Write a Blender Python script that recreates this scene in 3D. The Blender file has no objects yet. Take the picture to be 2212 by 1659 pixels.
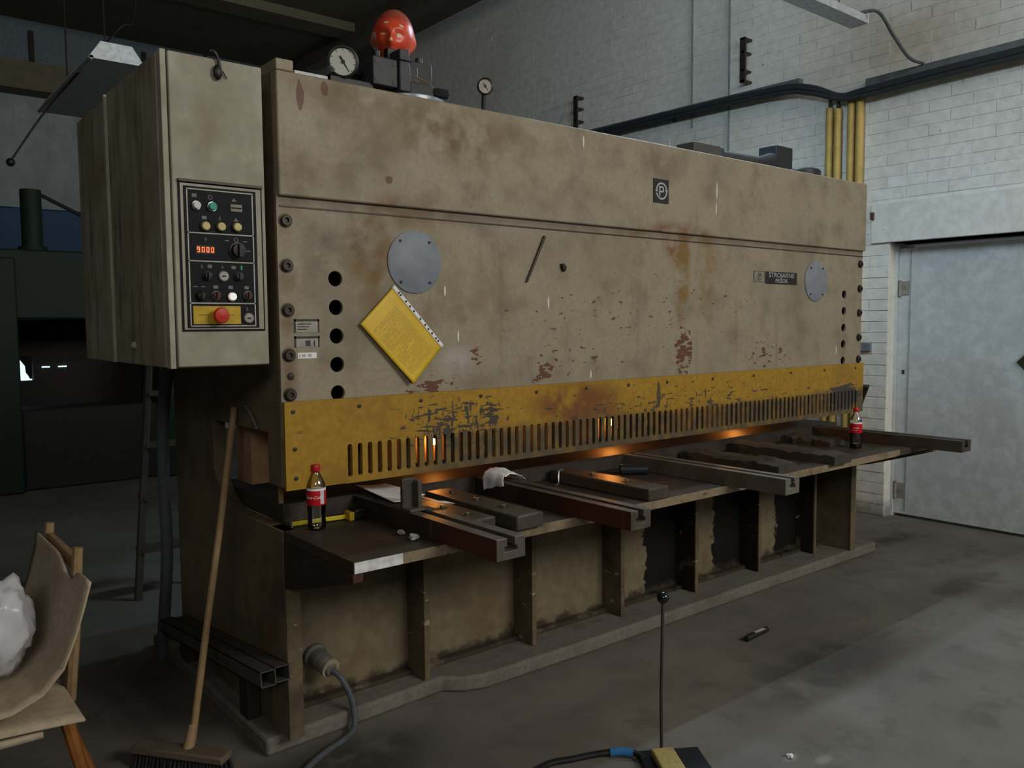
import bpy, bmesh, math, random
from mathutils import Vector, Matrix
R = random.Random(7)
sc = bpy.context.scene
C = sc.collection
PI = math.pi

# ------------------------------------------------------------------ camera
cam = bpy.data.cameras.new('camera'); camo = bpy.data.objects.new('camera', cam); C.objects.link(camo)
cam.sensor_fit = 'HORIZONTAL'; cam.sensor_width = 36.0; cam.lens = 1803.35 / 2212 * 36.0
cam.clip_start = 0.05; cam.clip_end = 100
camo.matrix_world = Matrix(((0.77572302, 0.05109866, -0.62900137, 0.0),
                            (-0.63102494, 0.05043907, -0.77412106, 0.0),
                            (-0.00783031, 0.99741908, 0.07137128, 1.5),
                            (0, 0, 0, 1)))
sc.camera = camo

# ------------------------------------------------------------------ world, light, exposure
w = bpy.data.worlds.new('world'); sc.world = w; w.use_nodes = True
w.node_tree.nodes['Background'].inputs[0].default_value = (0.55, 0.6, 0.65, 1)
w.node_tree.nodes['Background'].inputs[1].default_value = 0.1
sc.view_settings.view_transform = 'Standard'; sc.view_settings.look = 'None'
sc.view_settings.gamma = 1.0; sc.view_settings.use_curve_mapping = False
sc.view_settings.exposure = -0.1
sc.cycles.max_bounces = 6; sc.cycles.diffuse_bounces = 2; sc.cycles.glossy_bounces = 2; sc.cycles.use_denoising = True
sc.cycles.use_adaptive_sampling = True; sc.cycles.adaptive_threshold = 0.04

def area(name, loc, target, sx, sy, power, col):
    l = bpy.data.lights.new(name, 'AREA'); l.shape = 'RECTANGLE'; l.size = sx; l.size_y = sy
    l.energy = power; l.color = col
    o = bpy.data.objects.new(name, l); C.objects.link(o); o.location = loc
    o.rotation_euler = (Vector(target) - Vector(loc)).to_track_quat('-Z', 'Y').to_euler()
    return o
# daylight area lights for windows out of view behind the camera (wall_front)
DAY = (1.0, 0.965, 0.90)
area('window_light', (3.9, -4.35, 4.35), (3.7, 2, 1.2), 3.2, 1.6, 270, DAY)
area('window_light', (-2.9, -4.35, 4.35), (-1.0, 2, 1.6), 3.2, 1.6, 120, DAY)  # left window is made up: added fill for the cabinet's left face

# ------------------------------------------------------------------ helpers
def tag(o, label=None, cat=None, group=None, kind=None):
    if label: o['label'] = label
    if cat: o['category'] = cat
    if group: o['group'] = group
    if kind: o['kind'] = kind
    return o

def thing(name, label, cat, loc, group=None):
    o = bpy.data.objects.new(name, None); C.objects.link(o)
    o.location = loc; o.empty_display_size = 0.05
    return tag(o, label, cat, group)

def wloc(o):
    v = Vector(o.location)
    while o.parent: o = o.parent; v += Vector(o.location) if o.type == 'EMPTY' else Vector((0, 0, 0))
    return v

def adopt(o, parent):
    # meshes are written in world coordinates: keep them there under an offset parent
    o.parent = parent
    if parent.type == 'EMPTY':
        o.matrix_parent_inverse = Matrix.Translation(-Vector(parent.location))

class MB:
    def __init__(s): s.v = []; s.f = []; s.uv = {}
    def add(s, vs, fs):
        b = len(s.v); s.v += [tuple(v) for v in vs]; s.f += [tuple(b + i for i in f) for f in fs]; return s
    def box(s, x0, x1, y0, y1, z0, z1, T=None):
        vs = [Vector((x, y, z)) for x in (x0, x1) for y in (y0, y1) for z in (z0, z1)]
        if T: vs = [T @ v for v in vs]
        return s.add(vs, [(0, 1, 3, 2), (4, 6, 7, 5), (0, 4, 5, 1), (2, 3, 7, 6), (0, 2, 6, 4), (1, 5, 7, 3)])
    def prism(s, pts, lo, hi, axis='x'):
        # polygon pts (a,b) extruded along axis; x:(y,z) y:(x,z) z:(x,y)
        def P(a, b, c):
            return {'x': (c, a, b), 'y': (a, c, b), 'z': (a, b, c)}[axis]
        n = len(pts)
        vs = [P(a, b, lo) for a, b in pts] + [P(a, b, hi) for a, b in pts]
        fs = [tuple(range(n)), tuple(range(2 * n - 1, n - 1, -1))] + [(i, i + n, (i + 1) % n + n, (i + 1) % n) for i in range(n)]
        return s.add(vs, fs)
    def cyl(s, p0, p1, r0, r1=None, n=16, cap=True):
        r1 = r0 if r1 is None else r1
        p0 = Vector(p0); p1 = Vector(p1); d = (p1 - p0).normalized()
        a = d.orthogonal().normalized(); b = d.cross(a)
        vs = []
        for p, r in ((p0, r0), (p1, r1)):
            for i in range(n):
                t = 2 * PI * i / n; vs.append(p + a * (r * math.cos(t)) + b * (r * math.sin(t)))
        fs = [(i, (i + 1) % n, (i + 1) % n + n, i + n) for i in range(n)]
        if cap: fs += [tuple(range(n - 1, -1, -1)), tuple(range(n, 2 * n))]
        return s.add(vs, fs)
    def lathe(s, prof, c=(0, 0, 0), n=24, d=(0, 0, 1)):
        # prof: (r, h) along direction d from c
        d = Vector(d).normalized(); a = d.orthogonal().normalized(); b = d.cross(a); c = Vector(c)
        vs = []
        for r, h in prof:
            for i in range(n):
                t = 2 * PI * i / n; vs.append(c + d * h + a * (r * math.cos(t)) + b * (r * math.sin(t)))
        fs = []
        for k in range(len(prof) - 1):
            for i in range(n):
                fs.append((k * n + i, k * n + (i + 1) % n, (k + 1) * n + (i + 1) % n, (k + 1) * n + i))
        fs += [tuple(range(n - 1, -1, -1)), tuple(range((len(prof) - 1) * n, len(prof) * n))]
        return s.add(vs, fs)
    def tube(s, path, r, n=8, cap=True):
        P = [Vector(p) for p in path]; m = len(P)
        rs = r if isinstance(r, (list, tuple)) else [r] * m
        up = None; vs = []
        for k in range(m):
            d = (P[min(k + 1, m - 1)] - P[max(k - 1, 0)]).normalized()
            if up is None: up = d.orthogonal().normalized()
            up = (up - d * up.dot(d)).normalized(); b = d.cross(up)
            for i in range(n):
                t = 2 * PI * i / n; vs.append(P[k] + up * (rs[k] * math.cos(t)) + b * (rs[k] * math.sin(t)))
        fs = [(k * n + i, k * n + (i + 1) % n, (k + 1) * n + (i + 1) % n, (k + 1) * n + i) for k in range(m - 1) for i in range(n)]
        if cap: fs += [tuple(range(n - 1, -1, -1)), tuple(range((m - 1) * n, m * n))]
        return s.add(vs, fs)
    def ball(s, c, r, n=16, m=10, sc=(1, 1, 1)):
        prof = [(r * math.sin(PI * k / m) + 1e-5, -r * math.cos(PI * k / m)) for k in range(m + 1)]
        b = len(s.v); s.lathe(prof, (0, 0, 0), n)
        for i in range(b, len(s.v)):
            v = s.v[i]; s.v[i] = (c[0] + v[0] * sc[0], c[1] + v[1] * sc[1], c[2] + v[2] * sc[2])
        return s
    def xform(s, T):
        s.v = [tuple(T @ Vector(v)) for v in s.v]; return s
    def build(s, name, mat, parent=None, bevel=0, smooth=35, seg=2):
        me = bpy.data.meshes.new(name); me.from_pydata(s.v, [], s.f); me.validate(); me.update()
        bm = bmesh.new(); bm.from_mesh(me); bmesh.ops.recalc_face_normals(bm, faces=bm.faces); bm.to_mesh(me); bm.free()
        if smooth:
            for p in me.polygons: p.use_smooth = True
            me.set_sharp_from_angle(angle=math.radians(smooth))
        o = bpy.data.objects.new(name, me); C.objects.link(o)
        if mat: me.materials.append(mat)
        if parent: adopt(o, parent)
        if bevel:
            b = o.modifiers.new('bevel', 'BEVEL'); b.width = bevel; b.segments = seg; b.limit_method = 'ANGLE'; b.angle_limit = math.radians(40)
        return o

def smooth_path(pts, n=6):
    # Catmull-Rom
    P = [Vector(p) for p in pts]; out = []
    for i in range(len(P) - 1):
        p0 = P[max(i - 1, 0)]; p1 = P[i]; p2 = P[i + 1]; p3 = P[min(i + 2, len(P) - 1)]
        for k in range(n):
            t = k / n
            out.append(0.5 * ((2 * p1) + (p2 - p0) * t + (2 * p0 - 5 * p1 + 4 * p2 - p3) * t * t + (3 * p1 - p0 - 3 * p2 + p3) * t ** 3))
    out.append(P[-1]); return out

def sheet(name, f, nu, nv, mat, parent=None, thick=0.001, smooth=60):
    me = bpy.data.meshes.new(name)
    vs = [tuple(f(i / nu, j / nv)) for j in range(nv + 1) for i in range(nu + 1)]
    fs = [(j * (nu + 1) + i, j * (nu + 1) + i + 1, (j + 1) * (nu + 1) + i + 1, (j + 1) * (nu + 1) + i) for j in range(nv) for i in range(nu)]
    me.from_pydata(vs, [], fs); me.update()
    uv = me.uv_layers.new(name='UVMap')
    for l in me.loops:
        vi = l.vertex_index; uv.data[l.index].uv = ((vi % (nu + 1)) / nu, (vi // (nu + 1)) / nv)
    for p in me.polygons: p.use_smooth = True
    o = bpy.data.objects.new(name, me); C.objects.link(o); me.materials.append(mat)
    if parent: adopt(o, parent)
    if thick:
        m = o.modifiers.new('solid', 'SOLIDIFY'); m.thickness = thick; m.offset = 0
    return o

def text(name, body, size, T, mat, parent, depth=0.0005, shear=0, align='CENTER', bend=None, spacing=1.0, sx=1.0):
    # flat lettering in the XZ plane facing -Y before T
    cu = bpy.data.curves.new(name, 'FONT'); cu.body = body; cu.size = size; cu.extrude = depth; cu.shear = shear
    cu.align_x = align; cu.align_y = 'CENTER'; cu.space_character = spacing; cu.resolution_u = 3
    t = bpy.data.objects.new('tmp_text', cu); C.objects.link(t)
    dg = bpy.context.evaluated_depsgraph_get()
    me = bpy.data.meshes.new_from_object(t.evaluated_get(dg)); bpy.data.objects.remove(t); bpy.data.curves.remove(cu)
    me.name = name; me.materials.clear(); me.materials.append(mat)
    for v in me.vertices:
        p = Vector((v.co.x * sx, -v.co.z, v.co.y))
        v.co = T @ (bend(p) if bend else p)
    o = bpy.data.objects.new(name, me); C.objects.link(o)
    if parent: adopt(o, parent)
    return o

# ------------------------------------------------------------------ node materials
class G:
    def __init__(s, name, rough=0.7, metal=0.0, spec=0.3):
        s.m = bpy.data.materials.new(name); s.m.use_nodes = True
        s.t = s.m.node_tree; s.n = s.t.nodes; s.b = s.n['Principled BSDF']
        s.b.inputs['Roughness'].default_value = rough; s.b.inputs['Metallic'].default_value = metal
        s.b.inputs['Specular IOR Level'].default_value = spec
        s.co = s.n.new('ShaderNodeTexCoord'); s.P = s.co.outputs['Object']; s.UV = s.co.outputs['UV']
    def put(s, inp, x):
        if hasattr(x, 'is_output'): s.t.links.new(x, inp)
        elif isinstance(x, (tuple, list)):
            inp.default_value = tuple(x) if len(x) == len(inp.default_value) else (*x, 1)
        else: inp.default_value = x
    def math(s, op, a, b=0.0, c=None):
        n = s.n.new('ShaderNodeMath'); n.operation = op; s.put(n.inputs[0], a); s.put(n.inputs[1], b)
        if c is not None: s.put(n.inputs[2], c)
        return n.outputs[0]
    def mul(s, a, b): return s.math('MULTIPLY', a, b)
    def add(s, a, b): return s.math('ADD', a, b)
    def mx(s, a, b): return s.math('MAXIMUM', a, b)
    def vec(s, op, a, b=(0, 0, 0)):
        n = s.n.new('ShaderNodeVectorMath'); n.operation = op; s.put(n.inputs[0], a); s.put(n.inputs[1], b)
        return n.outputs['Value'] if op in ('LENGTH', 'DOT_PRODUCT') else n.outputs[0]
    def scaled(s, x, y, z, P=None): return s.vec('MULTIPLY', P or s.P, (x, y, z))
    def sep(s, P=None):
        n = s.n.new('ShaderNodeSeparateXYZ'); s.put(n.inputs[0], P or s.P); return n.outputs
    def noise(s, scale, detail=4, rough=0.55, P=None, dist=0.0):
        n = s.n.new('ShaderNodeTexNoise'); s.put(n.inputs['Vector'], P or s.P)
        n.inputs['Scale'].default_value = scale; n.inputs['Detail'].default_value = min(detail, 3.5)
        n.inputs['Roughness'].default_value = rough; n.inputs['Distortion'].default_value = dist
        return n.outputs['Fac']
    def mr(s, x, a, b, c=0.0, d=1.0):
        n = s.n.new('ShaderNodeMapRange'); n.interpolation_type = 'SMOOTHSTEP'; s.put(n.inputs[0], x)
        for i, k in enumerate((a, b, c, d)): s.put(n.inputs[1 + i], k)
        return n.outputs[0]
    def mix(s, f, a, b):
        n = s.n.new('ShaderNodeMix'); n.data_type = 'RGBA'; s.put(n.inputs[0], f); s.put(n.inputs[6], a); s.put(n.inputs[7], b)
        return n.outputs[2]
    def blob(s, c, r, inner=0.5, P=None):
        v = s.vec('MULTIPLY', s.vec('SUBTRACT', P or s.P, c), tuple(0 if k == 0 else 1 / k for k in r))
        return s.mr(s.vec('LENGTH', v), 1.0, inner, 0, 1)
    def bump(s, h, strength=0.3, dist=0.01):
        n = s.n.new('ShaderNodeBump'); n.inputs['Strength'].default_value = strength; n.inputs['Distance'].default_value = dist
        s.put(n.inputs['Height'], h); s.t.links.new(n.outputs[0], s.b.inputs['Normal'])
    def color(s, c): s.put(s.b.inputs['Base Color'], c); return s
    def rough(s, r): s.put(s.b.inputs['Roughness'], r); return s

def plain(name, col, rough=0.6, metal=0.0, var=0.15, scale=30, spec=0.3):
    g = G(name, rough, metal, spec)
    f = g.noise(scale, 3)
    d = tuple(k * (1 - var) for k in col); e = tuple(min(1, k * (1 + var)) for k in col)
    g.color(g.mix(g.mr(f, 0.3, 0.7), d, e)); g.bump(f, 0.06, 0.003)
    return g.m

def emit(name, col, strength):
    m = bpy.data.materials.new(name); m.use_nodes = True; b = m.node_tree.nodes['Principled BSDF']
    b.inputs['Base Color'].default_value = (*col, 1); b.inputs['Emission Color'].default_value = (*col, 1)
    b.inputs['Emission Strength'].default_value = strength
    return m

def dirty(name, col, dirt=(0.05, 0.042, 0.03), amount=0.5, scale=3.0, rough=0.65, streak=True, rust=0.0, metal=0.0, chips=None, chipcol=(0.1, 0.045, 0.03)):
    g = G(name, rough, metal)
    a = g.noise(scale, 6, 0.62); b = g.noise(scale * 7, 5, 0.6)
    c = g.mix(g.mr(b, 0.35, 0.7), tuple(k * 0.88 for k in col), tuple(min(1, k * 1.08) for k in col))
    c = g.mix(g.mul(g.mr(a, 0.42, 0.75), amount), c, dirt)
    if streak:
        st = g.noise(9, 4, 0.55, g.scaled(1, 1, 0.12))
        c = g.mix(g.mul(g.mr(st, 0.52, 0.8), amount * 0.7), c, dirt)
    if rust:
        r = g.noise(scale * 3, 7, 0.65)
        c = g.mix(g.mul(g.mr(r, 0.55, 0.72), rust), c, (0.13, 0.05, 0.02))
    if chips:
        r = g.noise(22, 4, 0.6, g.scaled(0.6, 0.6, 1.4))
        c = g.mix(g.mr(r, chips, chips + 0.02), c, chipcol)
    g.color(c); g.bump(b, 0.12, 0.004)
    return g.m

# --- machine plate: beige paint, grime, rust runs and chipped primer with their own shapes
def plate_material(name, lower):
    g = G(name, 0.55, 0, 0.35)
    X, Y, Z = g.sep()
    base = (0.298, 0.258, 0.184)
    fine = g.noise(60, 4, 0.6); mid = g.noise(6, 6, 0.62); big = g.noise(1.5, 5, 0.6)
    c = g.mix(g.mr(fine, 0.3, 0.75), tuple(k * 0.9 for k in base), tuple(k * 1.06 for k in base))
    c = g.mix(g.mul(g.mr(mid, 0.46, 0.74), 0.5), c, (0.15, 0.118, 0.075))
    c = g.mix(g.mul(g.mr(big, 0.46, 0.68), 0.5), c, (0.17, 0.143, 0.105))
    st = g.noise(14, 5, 0.6, g.scaled(1, 1, 0.1))
    c = g.mix(g.mul(g.mr(st, 0.56, 0.76), 0.35), c, (0.15, 0.115, 0.07))
    wob = g.noise(9, 4, 0.6)
    def stain(col, centre, r, k, inner=0.1):
        nonlocal c
        f = g.mul(g.mul(g.blob(centre, r, inner), g.mr(wob, 0.32, 0.62)), k)
        c = g.mix(f, c, col)
    rust = (0.16, 0.058, 0.016); ochre = (0.20, 0.115, 0.03); brown = (0.085, 0.042, 0.022); chip = (0.125, 0.05, 0.032)
    if lower:
        stain(rust, (3.2, 0, 1.91), (0.14, 0, 0.16), 1.0, 0.45)
        stain(ochre, (3.23, 0, 1.76), (0.08, 0, 0.34), 1.0, 0.4)
        stain(ochre, (3.42, 0, 1.78), (0.11, 0, 0.28), 0.95, 0.3)
        stain(ochre, (2.95, 0, 1.9), (0.10, 0, 0.10), 0.6)
        stain((0.17, 0.105, 0.035), (1.50, 0, 1.76), (0.14, 0, 0.32), 0.95, 0.3)
        stain((0.10, 0.085, 0.06), (1.46, 0, 1.83), (0.06, 0, 0.12), 0.8, 0.3)
        stain((0.19, 0.125, 0.05), (1.95, 0, 1.6), (0.3, 0, 0.25), 0.5)
        stain((0.19, 0.13, 0.055), (2.8, 0, 1.75), (0.5, 0, 0.2), 0.4)
        stain((0.19, 0.12, 0.045), (1.7, 0, 1.9), (0.32, 0, 0.07), 0.7)
        stain((0.09, 0.08, 0.06), (1.33, 0, 1.75), (0.14, 0, 0.14), 0.6)
        stain((0.42, 0.40, 0.38), (1.88, 0, 1.35), (0.12, 0, 0.10), 0.7)
        # chipped primer, ragged sideways, thickest near the guard
        cn = g.noise(26, 3, 0.55, g.scaled(0.75, 1, 1.7))
        def chips(centre, r, thr, inner=0.2):
            nonlocal c
            bl = g.blob(centre, r, inner); f = g.mul(bl, 0.16)
            c = g.mix(g.mul(g.mr(g.add(cn, f), thr, thr + 0.012), g.mr(bl, 0.02, 0.06)), c, chip)
        chips((3.245, 0, 1.37), (0.075, 0, 0.15), 0.575)
        chips((2.33, 0, 1.30), (0.09, 0, 0.09), 0.63)
        chips((1.77, 0, 1.27), (0.16, 0, 0.05), 0.64)
        chips((3.95, 0, 1.33), (0.4, 0, 0.13), 0.725)
        chips((2.5, 0, 1.35), (0.9, 0, 0.14), 0.772)
        chips((1.98, 0, 1.38), (0.14, 0, 0.10), 0.74)
        chips((2.9, 0, 1.55), (1.9, 0, 0.4), 0.80)
        # darker band just under the upper beam
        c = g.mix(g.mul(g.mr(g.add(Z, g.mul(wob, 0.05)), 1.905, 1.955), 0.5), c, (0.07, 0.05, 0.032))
        # rust-tinted washers round the bolts
        for zz in (1.85, 1.70, 1.55, 1.40, 1.33, 1.254):
            stain((0.15, 0.085, 0.035), (1.19, 0, zz - 0.03), (0.05, 0, 0.09), 0.8)
    else:
        stain((0.16, 0.105, 0.05), (1.85, 0, 2.22), (0.5, 0, 0.18), 1.0)
        stain((0.17, 0.12, 0.065), (1.5, 0, 2.3), (0.5, 0, 0.10), 0.8)
        stain((0.12, 0.09, 0.065), (2.9, 0, 2.25), (0.6, 0, 0.14), 0.5)
        stain(rust, (3.2, 0, 1.925), (0.32, 0, 0.07), 1.0, 0.4)
        stain(rust, (1.62, 0, 1.93), (0.16, 0, 0.07), 0.6)
        cn = g.noise(24, 3, 0.5, g.scaled(0.7, 1, 1.2))
        c = g.mix(g.mr(cn, 0.76, 0.775), c, brown)
        for cx, cz, rz in ((1.245, 2.27, 0.075), (1.335, 2.30, 0.045), (1.58, 2.02, 0.02)):
            c = g.mix(g.mul(g.mr(g.add(g.blob((cx, 0, cz), (0.024, 0, rz * 1.2), 0.0), g.mul(g.math('SUBTRACT', cn, 0.5), 1.4)), 0.4, 0.5), 0.85), c, (0.12, 0.05, 0.035))
    # pale vertical dashes
    dash = [(2.55, 2.28, .03), (3.475, 2.16, .05), (3.47, 2.07, .035), (2.36, 1.59, .03), (2.61, 1.275, .02), (1.83, 1.63, .022), (1.89, 1.455, .025), (4.66, 1.33, .03)]
    for cx, cz, rz in dash:
        if (cz < 1.9) == lower:
            c = g.mix(g.blob((cx, 0, cz), (0.0045, 0, rz), 0.7), c, (0.7, 0.68, 0.6))
    g.color(c); g.rough(g.mr(mid, 0.3, 0.7, 0.5, 0.72)); g.bump(mid, 0.05, 0.004)
    return g.m

def guard_material():
    g = G('guard_yellow_paint', 0.5, 0, 0.35)
    X, Y, Z = g.sep()
    fine = g.noise(40, 5, 0.6)
    c = g.mix(g.mr(fine, 0.3, 0.7), (0.30, 0.165, 0.012), (0.38, 0.22, 0.018))
    cloud = g.noise(4, 5, 0.6)
    c = g.mix(g.mul(g.mr(cloud, 0.5, 0.75), 0.5), c, (0.20, 0.11, 0.02))
    wob = g.noise(8, 5, 0.6)
    for cx, cz, rx, rz, k in ((2.5, 1.16, 0.34, 0.12, 0.95), (2.62, 1.08, 0.3, 0.08, 0.7)):
        f = g.mul(g.mul(g.blob((cx, 0, cz), (rx, 0, rz), 0.3), g.mr(wob, 0.3, 0.55)), k)
        c = g.mix(f, c, (0.16, 0.055, 0.016))
    h = g.noise(30, 4, 0.62, g.scaled(0.45, 1, 1.8)); v = g.noise(30, 4, 0.62, g.scaled(1.8, 1, 0.5))
    dark = (0.055, 0.045, 0.035)
    sc_ = g.mx(h, g.math('SUBTRACT', v, 0.03))
    zone = g.mx(g.mul(g.blob((1.88, 0, 1.12), (0.42, 0, 0.16), 0.3), 0.185), g.mul(g.blob((3.3, 0, 1.1), (1.9, 0, 0.16), 0.2), 0.13))
    c = g.mix(g.mr(g.add(sc_, zone), 0.69, 0.73), c, dark)
    # bare worn metal along the slotted lower band and at the right end
    low = g.mr(g.add(Z, g.mul(wob, 0.09)), 1.15, 1.10)
    xr = g.mr(X, 1.38, 1.9, 0.0, 1.0)
    c = g.mix(g.mul(g.mul(low, xr), g.mr(g.noise(20, 4), 0.3, 0.62, 0.6, 1.0)), c, (0.085, 0.068, 0.042))
    f = g.mr(g.add(g.blob((4.72, 0, 1.05), (0.34, 0, 0.13), 0.0), g.mul(g.math('SUBTRACT', h, 0.5), 1.6)), 0.38, 0.5)
    c = g.mix(f, c, (0.05, 0.048, 0.045))
    c = g.mix(g.mr(g.add(g.blob((3.04, 0, 1.16), (0.024, 0, 0.11), 0.0), g.mul(g.math('SUBTRACT', v, 0.5), 1.2)), 0.38, 0.5), c, (0.07, 0.055, 0.03))
    g.color(c); g.bump(fine, 0.08, 0.003)
    return g.m

MAT = {}
MAT['plate'] = plate_material('beige_plate_paint', True)
MAT['beam'] = plate_material('beige_beam_paint', False)
MAT['guard'] = guard_material()
MAT['frame'] = dirty('side_frame_paint', (0.16, 0.125, 0.075), (0.035, 0.026, 0.016), 0.8, 2.2, rust=0.5)
def apron_material():
    g = G('apron_paint', 0.7)
    a = g.noise(2.5, 6, 0.62); b = g.noise(18, 5, 0.6); wob = g.noise(11, 5, 0.65)
    c = g.mix(g.mr(b, 0.35, 0.7), (0.155, 0.125, 0.075), (0.195, 0.16, 0.10))
    c = g.mix(g.mul(g.mr(a, 0.45, 0.72), 0.6), c, (0.10, 0.068, 0.03))
    X, Y, Z = g.sep()
    # black bands left of the right-hand ribs, ragged on their left edge
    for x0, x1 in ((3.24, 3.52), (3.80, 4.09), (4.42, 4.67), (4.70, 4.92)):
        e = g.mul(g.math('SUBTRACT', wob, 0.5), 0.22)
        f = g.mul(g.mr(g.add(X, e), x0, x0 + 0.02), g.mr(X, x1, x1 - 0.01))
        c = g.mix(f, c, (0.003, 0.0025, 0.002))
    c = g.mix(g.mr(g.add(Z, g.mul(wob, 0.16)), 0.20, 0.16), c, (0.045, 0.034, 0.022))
    g.color(c); g.bump(b, 0.1, 0.004); return g.m
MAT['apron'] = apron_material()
def rib_material():
    g = G('rib_paint', 0.65)
    a = g.noise(5, 6, 0.62); b = g.noise(30, 4, 0.6); X, Y, Z = g.sep()
    c = g.mix(g.mr(b, 0.35, 0.7), (0.115, 0.088, 0.05), (0.15, 0.116, 0.066))
    c = g.mix(g.mul(g.mr(a, 0.42, 0.72), 0.7), c, (0.04, 0.03, 0.018))
    # near-black flanks on the right-hand ribs; their front edges are rubbed pale
    flank_dark = g.mul(g.mul(g.mr(g.add(X, g.mul(a, 0.3)), 3.2, 3.5), g.mr(Y, 2.772, 2.782)), g.mr(a, 0.3, 0.42))
    c = g.mix(g.mul(flank_dark, 0.92), c, (0.006, 0.005, 0.004))
    r = g.noise(22, 4, 0.6, g.scaled(0.6, 0.6, 1.4))
    c = g.mix(g.mr(r, 0.66, 0.68), c, (0.3, 0.25, 0.17))
    g.color(c); return g.m
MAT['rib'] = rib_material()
MAT['table'] = dirty('table_steel', (0.045, 0.036, 0.028), (0.022, 0.016, 0.012), 0.7, 6, rough=0.55, streak=False, rust=0.4)
MAT['table_edge'] = dirty('table_edge_paint', (0.24, 0.19, 0.12), (0.09, 0.055, 0.03), 0.7, 9, rust=0.5, chips=0.63, chipcol=(0.09, 0.06, 0.04))
MAT['white_edge'] = plain('worn_bright_edge', (0.62, 0.64, 0.64), 0.5, var=0.2)
def red_front():
    g = G('red_oxide_paint', 0.55)
    a = g.noise(7, 5, 0.6); X, Y, Z = g.sep()
    c = g.mix(g.mr(a, 0.35, 0.7), (0.02, 0.015, 0.012), (0.042, 0.028, 0.02))
    f = g.mr(g.add(Y, g.mul(a, 0.25)), 2.42, 2.27)
    c = g.mix(g.mul(f, 0.9), c, (0.085, 0.022, 0.014))
    st = g.noise(14, 2, 0.5, g.scaled(1, 1, 0.05))
    c = g.mix(g.mul(g.mr(st, 0.66, 0.69), f), c, (0.2, 0.17, 0.14))
    g.color(c); return g.m
MAT['red_paint'] = red_front()
MAT['arm'] = dirty('arm_steel', (0.092, 0.080, 0.070), (0.04, 0.028, 0.02), 0.7, 8, rough=0.42, streak=False, rust=0.3)
MAT['arm_side'] = MAT['red_paint']
MAT['arm_grey'] = dirty('arm_grey_paint', (0.13, 0.122, 0.10), (0.07, 0.055, 0.04), 0.7, 8, rough=0.5, streak=False)
MAT['block'] = dirty('oily_block_steel', (0.065, 0.055, 0.045), (0.03, 0.024, 0.018), 0.6, 10, rough=0.4, streak=False)
MAT['bolt'] = plain('bright_bolt', (0.55, 0.53, 0.5), 0.25, 1.0)
MAT['dark_bolt'] = plain('dark_bolt', (0.05, 0.042, 0.032), 0.45, 0.4)
MAT['black'] = plain('black_plastic', (0.012, 0.012, 0.013), 0.4)
MAT['dark'] = plain('dark_interior_steel', (0.022, 0.018, 0.014), 0.7)
MAT['hyd'] = plain('dark_hydraulic_block', (0.017, 0.018, 0.021), 0.45)
MAT['hyd_grey'] = plain('grey_hydraulic_block', (0.042, 0.044, 0.049), 0.5)
MAT['disc'] = plain('blue_grey_cover', (0.21, 0.235, 0.27), 0.5, var=0.1, scale=14)
MAT['steel'] = plain('bare_steel', (0.3, 0.31, 0.33), 0.35, 0.7)
MAT['cab'] = dirty('cabinet_paint', (0.37, 0.358, 0.285), (0.15, 0.11, 0.06), 0.42, 2.2)
def cabinet_side():
    g = G('cabinet_side_paint', 0.7)
    a = g.noise(3.2, 5, 0.6); st = g.noise(16, 5, 0.6, g.scaled(1, 1, 0.13)); s2 = g.noise(7, 4, 0.6, g.scaled(1, 1, 0.2))
    c = g.mix(g.mr(a, 0.35, 0.7), (0.22, 0.19, 0.13), (0.34, 0.315, 0.25))
    c = g.mix(g.mul(g.mr(st, 0.48, 0.72), 0.7), c, (0.08, 0.062, 0.035))
    c = g.mix(g.mul(g.mr(s2, 0.58, 0.7), 0.6), c, (0.06, 0.075, 0.07))
    c = g.mix(g.mul(g.blob((0, 2.86, 1.75), (0, 0.07, 0.3), 0.3), g.mr(st, 0.4, 0.6)), c, (0.20, 0.15, 0.07))
    g.color(c); return g.m
MAT['cab_side'] = cabinet_side()
MAT['panel'] = plain('panel_black', (0.008, 0.009, 0.011), 0.6, spec=0.15)
MAT['line'] = plain('panel_print', (0.42, 0.41, 0.37), 0.6)
MAT['chrome'] = plain('chrome', (0.62, 0.62, 0.62), 0.22, 1.0)
MAT['green_b'] = plain('green_button', (0.01, 0.25, 0.16), 0.4)
MAT['white_b'] = plain('white_button', (0.62, 0.62, 0.6), 0.4)
MAT['cream_b'] = plain('cream_button', (0.55, 0.47, 0.2), 0.4)
MAT['red_b'] = plain('red_button', (0.55, 0.035, 0.015), 0.4)
MAT['yellow_p'] = plain('yellow_plate', (0.48, 0.32, 0.02), 0.5)
MAT['led'] = emit('red_led', (1.0, 0.10, 0.02), 3.0)
MAT['white_lamp'] = emit('lit_button', (0.95, 0.95, 0.9), 0.35)
MAT['paper'] = plain('white_paper', (0.8, 0.8, 0.82), 0.8, var=0.04)
MAT['wood'] = dirty('broom_wood', (0.30, 0.20, 0.10), (0.14, 0.09, 0.05), 0.5, 6)
MAT['wood_orange'] = dirty('varnished_wood', (0.26, 0.10, 0.025), (0.10, 0.045, 0.015), 0.5, 6, rough=0.4)
MAT['card'] = dirty('cardboard', (0.43, 0.35, 0.25), (0.32, 0.25, 0.17), 0.4, 5, rough=0.9)
MAT['plinth'] = dirty('plinth_concrete', (0.165, 0.15, 0.128), (0.09, 0.075, 0.06), 0.6, 7, rough=0.9)
MAT['ceil'] = dirty('ceiling_concrete', (0.16, 0.135, 0.09), (0.09, 0.078, 0.055), 0.5, 1.2, rough=0.95, streak=False)
MAT['rear'] = dirty('rear_wall_paint', (0.33, 0.37, 0.37), (0.16, 0.17, 0.16), 0.5, 1.0, rough=0.9)
MAT['cable'] = plain('grey_cable', (0.075, 0.085, 0.095), 0.6)
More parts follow.
